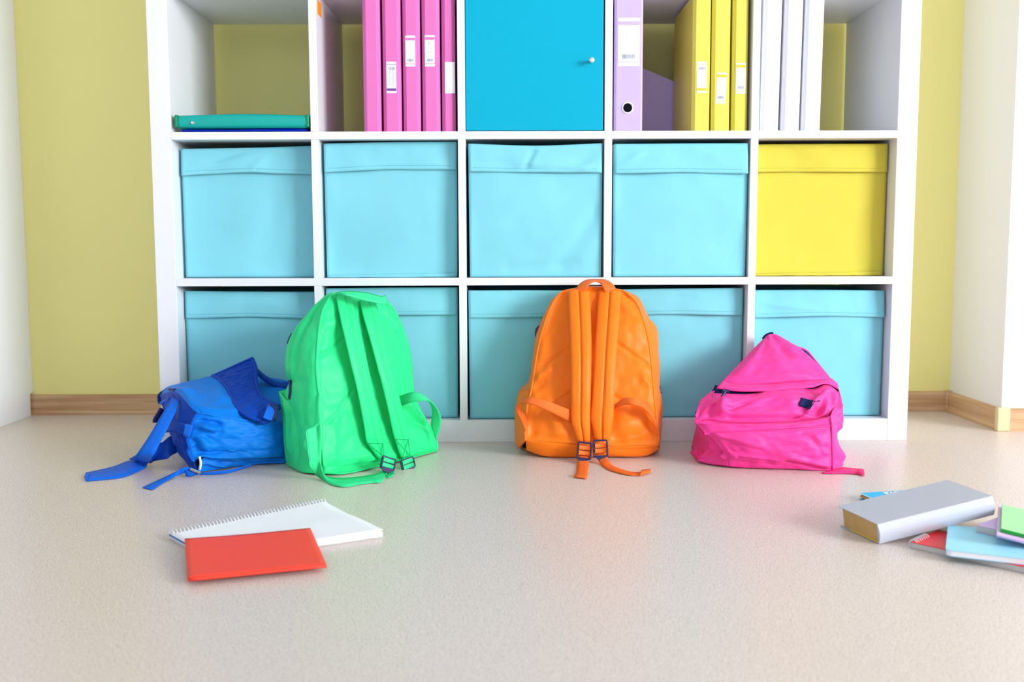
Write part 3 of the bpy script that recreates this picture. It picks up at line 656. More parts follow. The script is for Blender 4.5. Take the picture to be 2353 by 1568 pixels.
patch('bottom_panel', FB, OB, None, None, 60, 12, M_orange, ob, (0, -1, -.3), wrk(7, 6, 1.2, .003, (), .004, .1), .002, floor=.003)
FR = [V((RL[0].x, -.06, .003)), V((RR[0].x, -.06, .003))]
patch('base_panel', FB, FR, None, None, 30, 10, M_orange, ob, (0, 0, -1), None, .001, floor=.002)
RB = [RL[0], V(((RL[0].x+RR[0].x)/2, -.05, .01)), RR[0]]
patch('front_panel', RB, RT_, RL, RR, 40, 40, M_orange, ob, (0, 1, 0), wrk(8, 3, 3, .004, (), .03, .1), .002, maxy=-.006)
tube('piping', OL+OT[1:-1]+OR[::-1], .0026, M_orange, ob, 8, n=160)
dashes('stitching', [p+V((0, -.004, -.003)) for p in crom(OB, 40)[22:]], M_orst, ob, .005, .5, .0004)['kind'] = 'stuff'
# side pocket
PL = [V(p)+V((-.004, -.004, 0)) for p in (q(100, 1290, -.13), q(86, 1200, -.125), q(86, 1010, -.11), q(110, 872, -.10))]
PR_ = [V(p)+V((-.002, -.003, 0)) for p in (OL[0], OL[1], OL[2], q(182, 862, yp(862)+.01))]
patch('side_pocket', [PL[0], PR_[0]], [PL[-1], PR_[-1]], PL, PR_, 14, 30, M_orange, ob, (-1, -.4, 0), wrk(9, 2, 3, .004, (), .004, .1), .002)
# shoulder straps (quilted, a centre seam) stand off the panel
def so(y, s=.044): return .012+s*math.sin(math.pi*min(1, max(0, (y-150)/1150)))**.8
qs = lambda x, y: qp(x, y, so(y))
for A_, B_ in (([(455, 152), (462, 300), (470, 500), (476, 700), (478, 900), (478, 1085), (500, 1165), (520, 1240)], [(612, 150), (618, 300), (625, 500), (624, 700), (619, 900), (616, 1040), (616, 1150), (616, 1243)]),
               ([(675, 152), (664, 330), (652, 500), (643, 700), (632, 900), (620, 1062), (632, 1140), (645, 1226)], [(838, 156), (826, 350), (812, 530), (800, 700), (792, 900), (784, 1062), (770, 1150), (757, 1232)])):
    o = strip('shoulder_strap', [qs(*p) for p in A_], [qs(*p) for p in B_], M_orange, ob, 60, 20, .006, True, .006, disp=lambda u, v: .0012*noise.noise(V((u*9, v*2, 4))))
    dashes('centre_stitching', [(qs(*a_)+qs(*b_))/2+V((0, -.0025, 0)) for a_, b_ in zip(A_, B_)], M_orst, o, .006, .5, .0003)['kind'] = 'stuff'
# carrying handle
Lh = [q(500, 165, -.090), q(515, 130, -.088), q(545, 95, -.078), q(590, 72, -.066), q(650, 67, -.060), q(720, 70, -.064), q(765, 92, -.078), q(795, 125, -.088), q(800, 162, -.090)]
Rh = [q(590, 148, -.102), q(598, 122, -.104), q(615, 98, -.096), q(635, 86, -.088), q(657, 82, -.084), q(680, 90, -.088), q(700, 110, -.098), q(715, 140, -.104), q(722, 165, -.102)]
strip('handle', Lh, Rh, M_orweb, ob, 50, 4, 0, thick=.002, out=(0, -1, .4))
# webbing loops at the sides
A_ = [q(146, 1165, -.188), q(108, 1070, -.20), q(84, 1015, -.205), q(100, 975, -.215), q(180, 968, -.235), q(300, 1015, -.235), q(450, 1090, -.212), q(530, 1125, -.190)]
B_ = [q(155, 1110, -.188), q(140, 1040, -.196), q(112, 985, -.19), q(128, 925, -.20), q(190, 915, -.225), q(300, 945, -.232), q(455, 1005, -.212), q(530, 1040, -.190)]
strip('adjusting_webbing', A_, B_, M_orweb, ob, 50, 3, out=(0, -1, 0), thick=.0016)
A_ = [q(1104, 1200, -.192), q(1090, 1130, -.200), q(1060, 1065, -.208), q(1000, 1000, -.222), q(930, 975, -.235), q(860, 975, -.225), q(785, 1005, -.205), q(735, 1030, -.190)]
B_ = [q(1098, 1110, -.188), q(1082, 1060, -.190), q(1040, 970, -.196), q(1000, 948, -.214), q(930, 925, -.228), q(850, 930, -.220), q(790, 975, -.203), q(735, 1005, -.190)]
strip('adjusting_webbing', A_, B_, M_orweb, ob, 50, 3, out=(0, -1, 0), thick=.0016)
# buckles and loose webbing ends
bl, brr = q(573, 1306, -.2425), q(690, 1290, -.2425)
strip('webbing', [q(527, 1236, -.222), q(532, 1300, -.228), q(530, 1340, -.236)], [q(610, 1240, -.222), q(612, 1300, -.228), q(612, 1345, -.236)], M_orweb, ob, 12, 3)
strip('webbing', [q(648, 1226, -.222), q(648, 1290, -.228), q(655, 1335, -.236)], [q(738, 1230, -.222), q(736, 1290, -.228), q(735, 1325, -.236)], M_orweb, ob, 12, 3)
buckle(bl, (1, 0, -.12), (0, .15, 1), M_buck, ob, .0295, .036, M_orweb); buckle(brr, (1, 0, .02), (0, .15, 1), M_buck, ob, .0295, .036, M_orweb)
fz = lambda x, y: atz(x/3.135+1160, y/3.136+620, .003)
strip('loose_webbing_end', [q(528, 1340, -.24), q(521, 1400, -.262), fz(512, 1475), fz(505, 1492)], [q(606, 1345, -.24), q(603, 1400, -.262), fz(594, 1480), fz(588, 1503)], M_orweb, ob, 24, 3, out=(0, -1, .5))
strip('webbing_hem', [fz(505, 1476)+V((0, 0, .002)), fz(499, 1494)+V((0, 0, .002))], [fz(594, 1484)+V((0, 0, .002)), fz(590, 1505)+V((0, 0, .002))], M_orweb, ob, 4, 3, out=(0, -1, .5), thick=.003)
strip('loose_webbing_end', [q(660, 1350, -.24), q(690, 1400, -.262), fz(740, 1435), fz(820, 1462), fz(900, 1478), fz(985, 1480)], [q(735, 1335, -.24), q(748, 1375, -.262), fz(775, 1408), fz(850, 1440), fz(920, 1458), fz(1000, 1456)], M_orweb, ob, 36, 3, out=(0, -1, .5))
strip('webbing_hem', [fz(975, 1485)+V((0, 0, .003)), fz(1050, 1462)+V((0, 0, .003))], [fz(985, 1462)+V((0, 0, .006)), fz(1052, 1450)+V((0, 0, .004))], M_orweb, ob, 6, 3, out=(0, -1, .5), thick=.003)
# zip pulls
tube('zip_pull', [q(262, 405, -.055), q(236, 425, -.06), q(228, 460, -.062), q(234, 495, -.062)], .0042, M_buck, ob, 8, n=10)
tube('zip_pull', [q(1096, 826, -.07), q(1112, 850, -.075), q(1126, 892, -.078)], .0034, M_buck, ob, 8, n=8)

# ---- green backpack, turned so that its left side shows
q = lambda x, y, Y: at(x/3.136+620, y/3.136+640, Y)
def gy(x, y):   # back panel plane: nearer on the left, leaning back
    return -.355+.235*(x-390)/800+.10*(1355-y)/1240
qp = lambda x, y, d=0.0: q(x, y, gy(x, y)-d)
gk = thing('backpack', 'green backpack standing turned to the side beside the blue bag', 'backpack', (-.38, -.22, 0))
GL = [qp(390, 1356), qp(380, 1250), qp(374, 1100), qp(366, 960), qp(358, 850), qp(344, 760), qp(336, 640), qp(341, 520), qp(351, 400), qp(371, 270), qp(402, 190), qp(462, 112)]
GR = [qp(1198, 1250), qp(1206, 1190), qp(1160, 1080), qp(1085, 960), qp(1035, 850), qp(1026, 760), qp(1010, 640), qp(990, 520), qp(968, 410), qp(935, 310), qp(895, 230), qp(850, 178)]
GB = [qp(390, 1356), qp(500, 1356, .006), qp(650, 1336, .01), qp(800, 1318, .01), qp(960, 1296, .008), qp(1100, 1272, .004), qp(1198, 1250)]
GT = [qp(462, 112), qp(560, 118), qp(700, 135), qp(850, 178)]
fo = [(.26, .71, .02, .595, .010, -.0048), (.30, .42, .04, .235, .010, -.0048), (.68, .63, .98, .545, .012, -.003), (.66, .26, .95, .20, .03, -.005), (.45, .42, .58, .36, .012, -.003), (.45, .74, .56, .7, .012, -.003), (.82, .3, .93, .17, .03, -.008), (.90, .33, .97, .22, .03, .008), (.08, .03, .35, .035, .03, .004), (.04, .78, .2, .8, .03, .003), (.08, .06, .12, .3, .03, .004)]
patch('back_panel', GB, GT, GL, GR, 80, 110, M_green, gk, (.5, -1, 0), wrk(12, 4, 5, .007, fo, .012, .05, .4), .003)
def ry(x, y): return -.255+.05*(1400-y)/1300
GS = [(162, 1398), (132, 1385), (112, 1250), (98, 1050), (88, 905), (112, 812), (142, 742), (116, 680), (113, 560), (131, 470), (162, 400), (205, 335), (300, 230), (380, 142), (425, 104)]
GS = [q(x, y, ry(x, y)) for x, y in GS]
GS2 = [q(1210, 1262, -.10), q(1200, 1160, -.08), q(1085, 950, -.075), q(1040, 800, -.07), q(1020, 620, -.065), q(995, 470, -.06), q(945, 330, -.055), q(900, 240, -.05), q(850, 165, -.05)]
GLF = [V((GL[0].x-.003, GL[0].y, .004))]
foS = [(.35, .95, .45, .55, .06, -.006), (.55, .9, .6, .58, .05, .005), (.72, .9, .8, .6, .05, -.004)]
patch('side_panel', [q(380, 1408, -.352), q(270, 1402, -.33), GS[0]], [GL[-1], GS[-1]], [q(380, 1408, -.352)]+GL, GS, 30, 100, M_green, gk, (-1, -.5, 0), wrk(13, 3, 5, .006, foS, .008, .08, .35), .002)
patch('side_panel', [GR[0], GS2[0]], [GR[-1], GS2[-1]], GR, GS2, 12, 60, M_green, gk, (1, .3, 0), wrk(14, 2, 5, .003, (), .003, .1), .002)
GTR = [GS[-1], q(640, 95, -.17), GS2[-1]]
patch('top_panel', GT, GTR, None, None, 30, 10, M_green, gk, (0, 0, 1), wrk(15, 3, 1, .002, (), .004, .1), .002)
GF = [q(380, 1408, -.352), q(520, 1432, -.352), q(680, 1425, -.315), q(860, 1376, -.255), q(1050, 1322, -.185), q(1206, 1264, -.118)]
GF = [V((p.x, p.y, max(.003, p.z))) for p in GF]
patch('bottom_panel', GF, GB, None, None, 60, 10, M_green, gk, (.4, -1, -.3), wrk(16, 6, 1, .003, (), .003, .1), .002, floor=.003)
GFB = [GS[0], V((-.40, -.10, .003)), V((GS2[0].x, -.08, .003))]
patch('base_panel', GF, GFB, None, None, 30, 10, M_green, gk, (0, 0, -1), None, .001, floor=.002)
patch('front_panel', [GS[0], GS2[0]], GTR, GS, GS2, 40, 60, M_green, gk, (-.3, 1, 0), wrk(17, 3, 3, .004, (), .02, .1), .002, maxy=-.006)
tube('piping', GL+GT[1:-1]+GR[::-1], .0026, M_green, gk, 8, n=170)
tube('piping', GB, .0016, M_green, gk, 6, n=40)
# side pocket with an elastic top edge
def oy(x): return -.352+.09*(370-x)/260-.004
PB = [q(378, 1408, -.356), q(260, 1404, -.338), q(155, 1400, -.262)]; PT = [q(356, 838, gy(356, 838)-.006), q(255, 868, -.300), q(150, 890, -.268), q(64, 818, -.235)]
PLft = [PB[0], qp(372, 1100, .006), qp(364, 960, .006), PT[0]]; PRgt = [PB[-1], q(128, 1388, -.250), q(108, 1250, -.250), q(94, 1050, -.245), q(80, 900, -.24), PT[-1]]
patch('side_pocket', PB, PT, PLft, PRgt, 34, 50, M_green, gk, (-.6, -1, 0), wrk(19, 3, 3, .006, [(.5, .95, .45, .3, .07, -.006), (.25, .4, .1, .2, .06, .005), (.8, .9, .75, .4, .06, .005)], .010, .08), .0025)
patch('pocket_back', [q(64, 815, -.232), q(112, 800, -.225)], [q(85, 940, -.235), q(135, 880, -.235)], None, None, 6, 8, M_green, gk, (-.5, -1, 0), None, .002)
tube('zip_edge', [q(146, 735, -.262), q(148, 800, -.272), q(143, 872, -.272)], .0035, M_buck, gk, 8, n=10)
tube('zip_edge', [q(160, 400, -.20), q(140, 440, -.205), q(130, 470, -.205)], .003, M_buck, gk, 8, n=8)
# straps
def sg(y, s=.046): return .012+s*math.sin(math.pi*min(1, max(0, (y-120)/1230)))**.8
qs = lambda x, y: qp(x, y, sg(y))
ends = []
for A_, B_ in (([(475, 122), (498, 240), (524, 360), (580, 600), (638, 850), (680, 1080), (697, 1178), (742, 1250), (785, 1308)], [(590, 130), (612, 200), (640, 310), (700, 590), (760, 870), (800, 1080), (820, 1178), (828, 1235), (832, 1290)]),
               ([(648, 155), (672, 270), (702, 372), (780, 660), (840, 900), (878, 1080), (896, 1150), (920, 1230), (944, 1298)], [(770, 180), (800, 290), (830, 400), (905, 720), (955, 940), (990, 1085), (1005, 1152), (1012, 1215), (1020, 1284)])):
    o = strip('shoulder_strap', [qs(*p) for p in A_], [qs(*p) for p in B_], M_green, gk, 60, 20, .005, True, .006, out=(.3, -1, 0), disp=lambda u, v: .0012*noise.noise(V((u*9, v*2, 14))))
    w_ = lambda p, f_, B__=B_: p
    a_, b_ = A_[-3], B_[-3]; c_, d_ = B_[-1], A_[-1]; n_ = (.001, -.008, 0)
    xbox(o, qs(a_[0]+10, a_[1]+6), qs(b_[0]-8, b_[1]+6), qs(c_[0]-8, c_[1]-10), qs(d_[0]+12, d_[1]-12), M_grst, n_)
# handle
A_ = [q(462, 118, gy(462, 118)-.008), q(500, 95, -.262), q(580, 92, -.25), q(690, 98, -.235), q(770, 118, -.225), q(810, 128, -.21), q(832, 118, -.19), q(850, 160, -.19)]
B_ = [q(478, 122, gy(462, 118)-.008), q(530, 115, -.272), q(600, 132, -.268), q(690, 158, -.258), q(770, 174, -.245), q(815, 184, -.232), q(838, 180, -.21), q(846, 188, -.20)]
strip('handle', A_, B_, M_grweb, gk, 50, 4, out=(.2, -1, .4), thick=.002)
strip('handle_tab', [q(835, 150, -.20), q(860, 185, -.195), q(885, 215, -.19)], [q(845, 190, -.205), q(862, 205, -.2), q(893, 232, -.19)], M_grweb, gk, 8, 3, out=(.2, -1, .2))
# webbing from the lower left corner, over the floor to the buckle
fz = lambda x, y: atz(x/3.136+620, y/3.136+640, .003)
A_ = [q(332, 1062, -.372), q(275, 1082, -.405), q(256, 1105, -.415), q(266, 1200, -.42), q(276, 1300, -.42), q(292, 1370, -.42), fz(352, 1436), fz(440, 1482), fz(540, 1499), fz(640, 1482), fz(740, 1470), fz(800, 1466), q(832, 1440, -.36), q(842, 1390, -.345)]
B_ = [q(362, 1022, -.362), q(345, 1055, -.385), q(336, 1068, -.398), q(346, 1190, -.405), q(358, 1300, -.40), q(372, 1370, -.40), q(400, 1418, -.40), q(460, 1434, -.39), q(545, 1436, -.385), q(640, 1428, -.37), q(720, 1416, -.36), q(780, 1404, -.35), q(812, 1385, -.335), q(830, 1360, -.325)]
strip('adjusting_webbing', A_, B_, M_grweb, gk, 90, 3, out=(0, -1, 0), thick=.0016)
strip('webbing_end', [q(838, 1380, -.33), q(835, 1430, -.345), fz(850, 1436), fz(890, 1420)], [q(880, 1365, -.31), q(900, 1385, -.315), fz(895, 1402), fz(898, 1400)], M_grweb, gk, 16, 3, out=(0, -1, 0))
# loop on the right
A_ = [q(930, 850, -.180), q(1000, 826, -.200), q(1060, 820, -.205), q(1130, 856, -.20), q(1195, 925, -.175), q(1232, 1005, -.16), q(1226, 1085, -.15), q(1198, 1168, -.145)]
B_ = [q(930, 926, -.185), q(1010, 898, -.205), q(1080, 888, -.208), q(1132, 884, -.20), q(1162, 925, -.165), q(1168, 990, -.15), q(1160, 1060, -.142), q(1182, 1120, -.142)]
strip('adjusting_webbing', A_, B_, M_grweb, gk, 50, 3, out=(0, -1, 0), thick=.0016)
bl, brr = q(852, 1336, -.335), q(995, 1338, -.292)
strip('webbing', [qs(786, 1306), q(812, 1330, -.330)], [qs(826, 1292), q(890, 1336, -.32)], M_grweb, gk, 6, 3)
strip('webbing', [qs(950, 1298), q(955, 1340, -.295)], [qs(1016, 1284), q(1040, 1325, -.275)], M_grweb, gk, 6, 3)
buckle(bl, (.85, .3, -.35), (-.3, .3, .8), M_buck, gk, .030, .026, M_grweb); buckle(brr, (.8, .5, .22), (.35, .2, .8), M_buck, gk, .030, .022, M_grweb)
# ---- pink backpack, slumped
q = lambda x, y, Y: at(x/4.237+1560, y/4.237+740, Y)
Q = lambda L: [q(*p) for p in L]
pb = thing('backpack', 'slumped pink backpack with a navy label, folded over at the right', 'backpack', (.5, -.2, 0))
HL = Q([(250, 1092, -.300), (500, 1084, -.316), (800, 1067, -.322), (1200, 1040, -.326), (1482, 1010, -.320)])
HU = Q([(162, 985, -.268), (320, 993, -.296), (800, 994, -.308), (1200, 973, -.312), (1470, 925, -.302)])
PBt = Q([(480, 1405, -.300), (750, 1425, -.310), (1100, 1436, -.318), (1350, 1452, -.328), (1492, 1447, -.326)])
PLl = Q([(480, 1405, -.300), (474, 1345, -.304), (488, 1298, -.312), (430, 1212, -.310), (330, 1112, -.308), (250, 1092, -.300)])
PRr = Q([(1492, 1447, -.326), (1490, 1280, -.330), (1486, 1140, -.328), (1482, 1010, -.320)])
fo = [(.02, .30, .55, .25, .06, .004), (.55, .25, .95, .02, .03, -.006), (.6, .35, .95, .12, .05, .006), (.75, .85, .9, .55, .05, -.005), (.85, .8, .93, .4, .03, .005), (.05, .9, .3, .6, .06, .003), (.1, .28, .6, .22, .02, -.004)]
patch('front_pocket', PBt, HL, PLl, PRr, 70, 50, M_pink, pb, (0, -1, 0), wrk(31, 4, 3, .006, fo, .010, .06, .35), .0025)
hb = patch('pocket_hem', HL, HU, None, None, 70, 10, M_pink, pb, (0, -1, .3), wrk(32, 9, 1, .004, [(.3, .9, .33, .6, .04, -.004), (.55, .9, .6, .6, .05, .003)], .003, .2), .003)
dashes('stitching', [a_.lerp(b_, .22)+V((0, -.0045, 0)) for a_, b_ in zip(crom(HL, 30)[3:-1], crom(HU, 30)[3:-1])], M_pkst, hb, .0055, .55, .0005)['kind'] = 'stuff'
tube('seam_fold', [p+V((0, -.001, 0)) for p in HL], .0018, M_pink, pb, 6, n=50)
SL = Q([(182, 1354, -.250), (240, 1275, -.246), (305, 1214, -.252), (278, 1150, -.272), (250, 1092, -.300)])
patch('side_panel', Q([(182, 1354, -.250), (300, 1385, -.272), (480, 1405, -.300)]), [HL[0], HL[0]+V((.0005, 0, 0))], SL, PLl, 24, 40, M_pink, pb, (-.6, -1, 0), wrk(33, 3, 3, .006, [(.15, .5, .9, .2, .05, .010), (.4, .9, .7, .35, .06, -.010)], .002, .08), .002)
MB = Q([(168, 975, -.255), (262, 955, -.252), (420, 978, -.266), (700, 988, -.276), (1000, 976, -.280), (1250, 950, -.280), (1465, 915, -.274)])
MT = Q([(325, 692, -.196), (500, 702, -.205), (700, 702, -.202), (860, 674, -.197), (1050, 663, -.192), (1300, 655, -.188), (1440, 612, -.180), (1552, 682, -.178)])
ML = Q([(168, 975, -.255), (232, 862, -.235), (300, 790, -.226), (322, 740, -.212), (325, 692, -.196)]); MR = Q([(1465, 915, -.274), (1512, 830, -.245), (1545, 755, -.215), (1552, 682, -.178)])
fo = [(.10, .62, .19, .12, .035, .014), (.19, .30, .26, .55, .05, -.008), (.06, .5, .09, .1, .03, -.008), (.885, .62, .80, .05, .030, .012), (.89, .60, .965, .04, .030, .010), (.875, .2, .9, .05, .035, -.010), (.72, .4, .80, .15, .05, -.006), (.2, .12, .8, .10, .05, -.012), (.12, .75, .28, .8, .04, -.006), (.93, .8, .98, .4, .03, -.006), (.45, .55, .5, .3, .07, -.004), (.6, .6, .66, .35, .05, .003)]
fpn = patch('front_panel', MB, MT, ML, MR, 80, 50, M_pink, pb, (0, -1, .6), wrk(34, 4, 3, .006, fo, .014, .06, .35), .0025)
patch('gather', HU, MB, None, None, 60, 6, M_pink, pb, (0, -.3, 1), lambda u, v: -.012*math.sin(math.pi*v)*min(1, 6*u, 6*(1-u)), .002)
OLs = Q([(160, 985, -.268), (178, 900, -.225), (200, 810, -.195), (228, 752, -.182), (370, 640, -.168)])
patch('side_panel', [OLs[0], MB[0]], [OLs[-1], MT[0]], OLs, ML, 14, 40, M_pink, pb, (-1, -.6, 0), wrk(35, 2, 3, .004, [(.5, .8, .4, .2, .15, .005)], .003, .1), .002)
FL = Q([(368, 642, -.190), (500, 663, -.205), (650, 674, -.212), (850, 674, -.212), (1100, 653, -.206), (1300, 640, -.200), (1440, 600, -.190), (1556, 655, -.178)])
FU = Q([(432, 568, -.165), (560, 607, -.182), (860, 604, -.184), (1100, 589, -.182), (1300, 572, -.178), (1400, 562, -.172), (1490, 558, -.165), (1550, 602, -.165)])
patch('flap_hem', FL, FU, None, None, 70, 8, M_pink, pb, (0, -1, .3), wrk(36, 8, 1, .003, (), .004, .2), .003)
KT = Q([(825, 165, -.066), (870, 128, -.060), (908, 119, -.058), (945, 126, -.058)])
KL = Q([(432, 568, -.165), (540, 455, -.138), (640, 352, -.112), (740, 250, -.086), (825, 165, -.066)]); KR = Q([(1550, 602, -.165), (1470, 545, -.150), (1340, 415, -.120), (1200, 292, -.090), (1085, 225, -.076), (945, 126, -.058)])
fo = [(.55, .85, .62, .5, .10, -.006), (.45, .3, .55, .1, .1, .006), (.3, .15, .7, .06, .05, .004), (.56, .6, .66, .45, .06, -.006), (.2, .8, .12, .2, .08, .006), (.8, .25, .95, .05, .04, -.004)]
patch('top_flap', FU, KT, KL, KR, 70, 60, M_pink, pb, (0, -1, .6), wrk(37, 3, 3, .006, fo, .016, .05, .3), .0025)
patch('dark_opening', [p+V((0, .012, -.002)) for p in MT], [p+V((0, .016, .004)) for p in FL], None, None, 30, 4, M_navy, pb, (0, -1, 0), None, .001)  # navy sheet across the open slot, its dark colour stands in for shade
ORs = Q([(1600, 1402, -.285), (1597, 1290, -.265), (1556, 1212, -.255), (1506, 1150, -.270), (1522, 1088, -.262), (1590, 1003, -.240), (1603, 930, -.222), (1582, 790, -.195), (1558, 655, -.176)])
IR = PRr[:-1]+[HL[-1], HU[-1], q(1512, 830, -.245), q(1545, 755, -.215), q(1553, 672, -.178)]
patch('side_panel', [PRr[0], q(1560, 1425, -.305), ORs[0]], [IR[-1], ORs[-1]], IR, ORs, 20, 70, M_pink, pb, (1, -.6, 0), wrk(38, 2, 5, .006, [(.3, .75, .9, .5, .08, .008), (.1, .6, .8, .62, .05, -.008), (.2, .2, .9, .1, .06, .005), (.5, .9, .6, .7, .1, -.006)], .004, .08), .002)
tube('side_seam', [p+V((.001, -.002, 0)) for p in IR[:5]], .0016, M_pink, pb, 6, n=50)
# back of the bag, towards the shelf
def flo(x, Y): return V((q(x, 1300, -.2).x, Y, .004))
BL_ = [flo(200, -.10), q(172, 1000, -.12), q(215, 800, -.10), q(380, 640, -.085), q(640, 356, -.055), q(835, 165, -.03)]
BR_ = [flo(1590, -.10), q(1570, 1000, -.12), q(1560, 800, -.09), q(1530, 620, -.075), q(1200, 300, -.045), q(940, 130, -.03)]
patch('back_panel', [BL_[0], BR_[0]], [BL_[-1], BR_[-1]], BL_, BR_, 30, 30, M_pink, pb, (0, 1, 0), None, .002)
patch('side_panel', [SL[0], BL_[0]], [KL[-1], BL_[-1]], [SL[0], SL[2]]+OLs+KL[1:], BL_, 10, 50, M_pink, pb, (-1, 0, .2), None, .002)
patch('side_panel', [ORs[0], BR_[0]], [KT[-1], BR_[-1]], ORs+KR[1:], BR_, 10, 60, M_pink, pb, (1, 0, .2), None, .002)
patch('base_panel', Q([(182, 1354, -.250)])+PBt+[ORs[0]], [BL_[0], BR_[0]], None, None, 30, 6, M_pink, pb, (0, 0, -1), None, .001)
# label, zip pull, straps
def on(x, y, gap=.0025):
    '''point of the pink front panel seen at that place, a little proud of the cloth'''
    d = (q(x, y, -.2)-CAM).normalized(); best = min(fpn.data.vertices, key=lambda v: ((v.co-CAM)-d*(v.co-CAM).dot(d)).length)
    return CAM+d*((best.co-CAM).dot(d)-gap)
patch('sewn_label', [on(1168, 818), on(1220, 834), on(1272, 848)], [on(1190, 736), on(1260, 754), on(1332, 768)], [on(1168, 818), on(1179, 777), on(1190, 736)], [on(1272, 848), on(1303, 808), on(1332, 768)], 10, 8, M_label, pb, (0, -1, .5), None, .0012)
patch('label_end', [on(1318, 775), on(1376, 774)], [on(1318, 762), on(1380, 766)], None, None, 4, 2, M_label, pb, (0, -1, .5), None, .0012)
tube('zip_pull', Q([(455, 672, -.222), (440, 700, -.226), (420, 728, -.230)]), .0035, M_buck, pb, 8, n=8)
tube('zip_slider', Q([(430, 668, -.221), (490, 680, -.221)]), .0045, M_buck, pb, 8, n=6)
tube('handle_edge', Q([(822, 168, -.050), (850, 136, -.048), (890, 118, -.047), (918, 120, -.048)]), .0045, M_navy, pb, 8, n=12)
strip('shoulder_strap', Q([(1148, 254, -.070), (1200, 262, -.064), (1252, 292, -.060), (1340, 398, -.075), (1448, 530, -.120)]), Q([(1148, 256, -.082), (1192, 300, -.088), (1250, 345, -.092), (1330, 420, -.105), (1440, 534, -.140)]), M_navy, pb, 30, 3, out=(0, -1, 0), thick=.001)
tube('strap_edge', Q([(1148, 252, -.068), (1200, 262, -.062), (1252, 291, -.058), (1340, 397, -.073), (1448, 528, -.118)]), .003, M_pink, pb, 8, n=30)
fz = lambda x, y, z=.003: atz(x/4.237+1560, y/4.237+740, z)
strip('strap_tail', [fz(110, 1272, .012), fz(150, 1250, .020), q(190, 1236, -.215), q(240, 1262, -.225)], [fz(160, 1335), fz(172, 1332), fz(184, 1338), fz(235, 1345)], M_pkweb, pb, 12, 6, out=(0, -1, .3), disp=lambda u, v: .003*math.sin(u*9))
strip('loose_webbing_end', [fz(1395, 1462), fz(1500, 1440), fz(1600, 1416), fz(1700, 1424), fz(1790, 1430)], [fz(1400, 1470), fz(1500, 1472), fz(1600, 1470), fz(1700, 1474), fz(1790, 1478)], M_pkweb, pb, 24, 3, out=(0, -1, .5))
strip('webbing_hem', [fz(1745, 1430, .006), fz(1795, 1434, .006), fz(1806, 1462, .006)], [fz(1748, 1468, .006), fz(1780, 1478, .006), fz(1808, 1478, .006)], M_pkweb, pb, 6, 3, out=(0, -1, .5), thick=.004)
tube('zip_pull', Q([(182, 872, -.20), (168, 890, -.205)]), .0035, M_buck, pb, 8)

# ---- blue backpack, lying on its front
q = lambda x, y, Y: at(x/4.3555+180, y/4.3555+780, Y)
Q = lambda L: [q(*p) for p in L]
bp_ = thing('backpack', 'blue backpack lying on the floor with a padded strap arching up', 'backpack', (-.7, -.2, 0))
TF = Q([(985, 505, -.236), (1050, 540, -.265), (1110, 610, -.288), (1180, 700, -.308), (1260, 745, -.314), (1360, 764, -.312), (1500, 792, -.300), (1800, 824, -.262), (2075, 838, -.222)])
TB = Q([(815, 562, -.100), (870, 505, -.075), (960, 466, -.055), (1070, 430, -.042), (1340, 375, -.034), (1600, 352, -.036), (1900, 380, -.045), (2180, 430, -.058)])
TL = [TF[0], q(925, 520, -.190), q(860, 545, -.140), TB[0]]
fo = [(.45, .95, .5, .3, .05, .004), (.2, .7, .4, .3, .06, -.004), (.38, .05, .6, .12, .04, .005), (.12, .15, .25, .35, .05, .006)]
patch('back_panel', TF, TB, TL, None, 70, 40, M_blue, bp_, (0, -.3, 1), wrk(41, 5, 3, .005, fo, .008, .06, .35), .003)
CE = Q([(1192, 1345, -.338), (1152, 1222, -.334), (1096, 1122, -.326), (1110, 1076, -.330), (1090, 985, -.324), (1130, 860, -.320), (1180, 748, -.314)])
SB = Q([(1152, 1222, -.334), (1250, 1180, -.332), (1400, 1196, -.322), (1750, 1194, -.282), (2075, 1182, -.236)])
TF2 = [CE[-1]]+TF[4:]
fo = [(.08, .85, .26, .84, .05, -.010), (.26, .84, .29, .66, .04, -.007), (.10, .62, .28, .60, .04, -.005), (.15, .73, .22, .72, .05, .010), (.05, .45, .1, .2, .04, -.008), (.14, .45, .18, .25, .05, .006), (.22, .5, .3, .3, .05, -.005), (.1, .12, .3, .18, .05, -.006), (.02, .95, .15, .96, .03, -.005)]
patch('side_panel', SB, TF2, CE[1:], None, 70, 44, M_blue, bp_, (-.3, -1, 0), wrk(42, 5, 4, .006, fo, .010, .05, .35), .0025)
tube('seam_piping', TF2, .0022, M_blue, bp_, 8, n=60)
EL = Q([(1185, 1348, -.335), (1085, 1240, -.300), (985, 1080, -.250), (925, 950, -.200), (880, 820, -.160), (850, 700, -.125), (828, 640, -.108), (815, 565, -.100)])
patch('bottom_panel', [CE[0]+V((-.004, 0, 0)), CE[0]], TL[::-1]+TF[1:3]+[CE[-1]], EL, CE, 34, 50, M_blued, bp_, (-1, -.5, 0), wrk(43, 4, 4, .006, [(.5, .9, .6, .3, .06, -.010), (.3, .9, .35, .4, .06, .008), (.75, .8, .85, .4, .05, .006)], .004, .08), .0025)
strip('corner_binding', [p+V((-.002, -.004, 0)) for p in CE[1:]], [p+V((.006, -.005, 0)) for p in CE[1:]], M_blweb, bp_, 40, 3, out=(-.3, -1, 0))
LB = [V((p.x, p.y, .003)) for p in (atz(1200/4.3555+180, 1345/4.3555+780), atz(1500/4.3555+180, 1300/4.3555+780), atz(1750/4.3555+180, 1268/4.3555+780), atz(2075/4.3555+180, 1248/4.3555+780))]
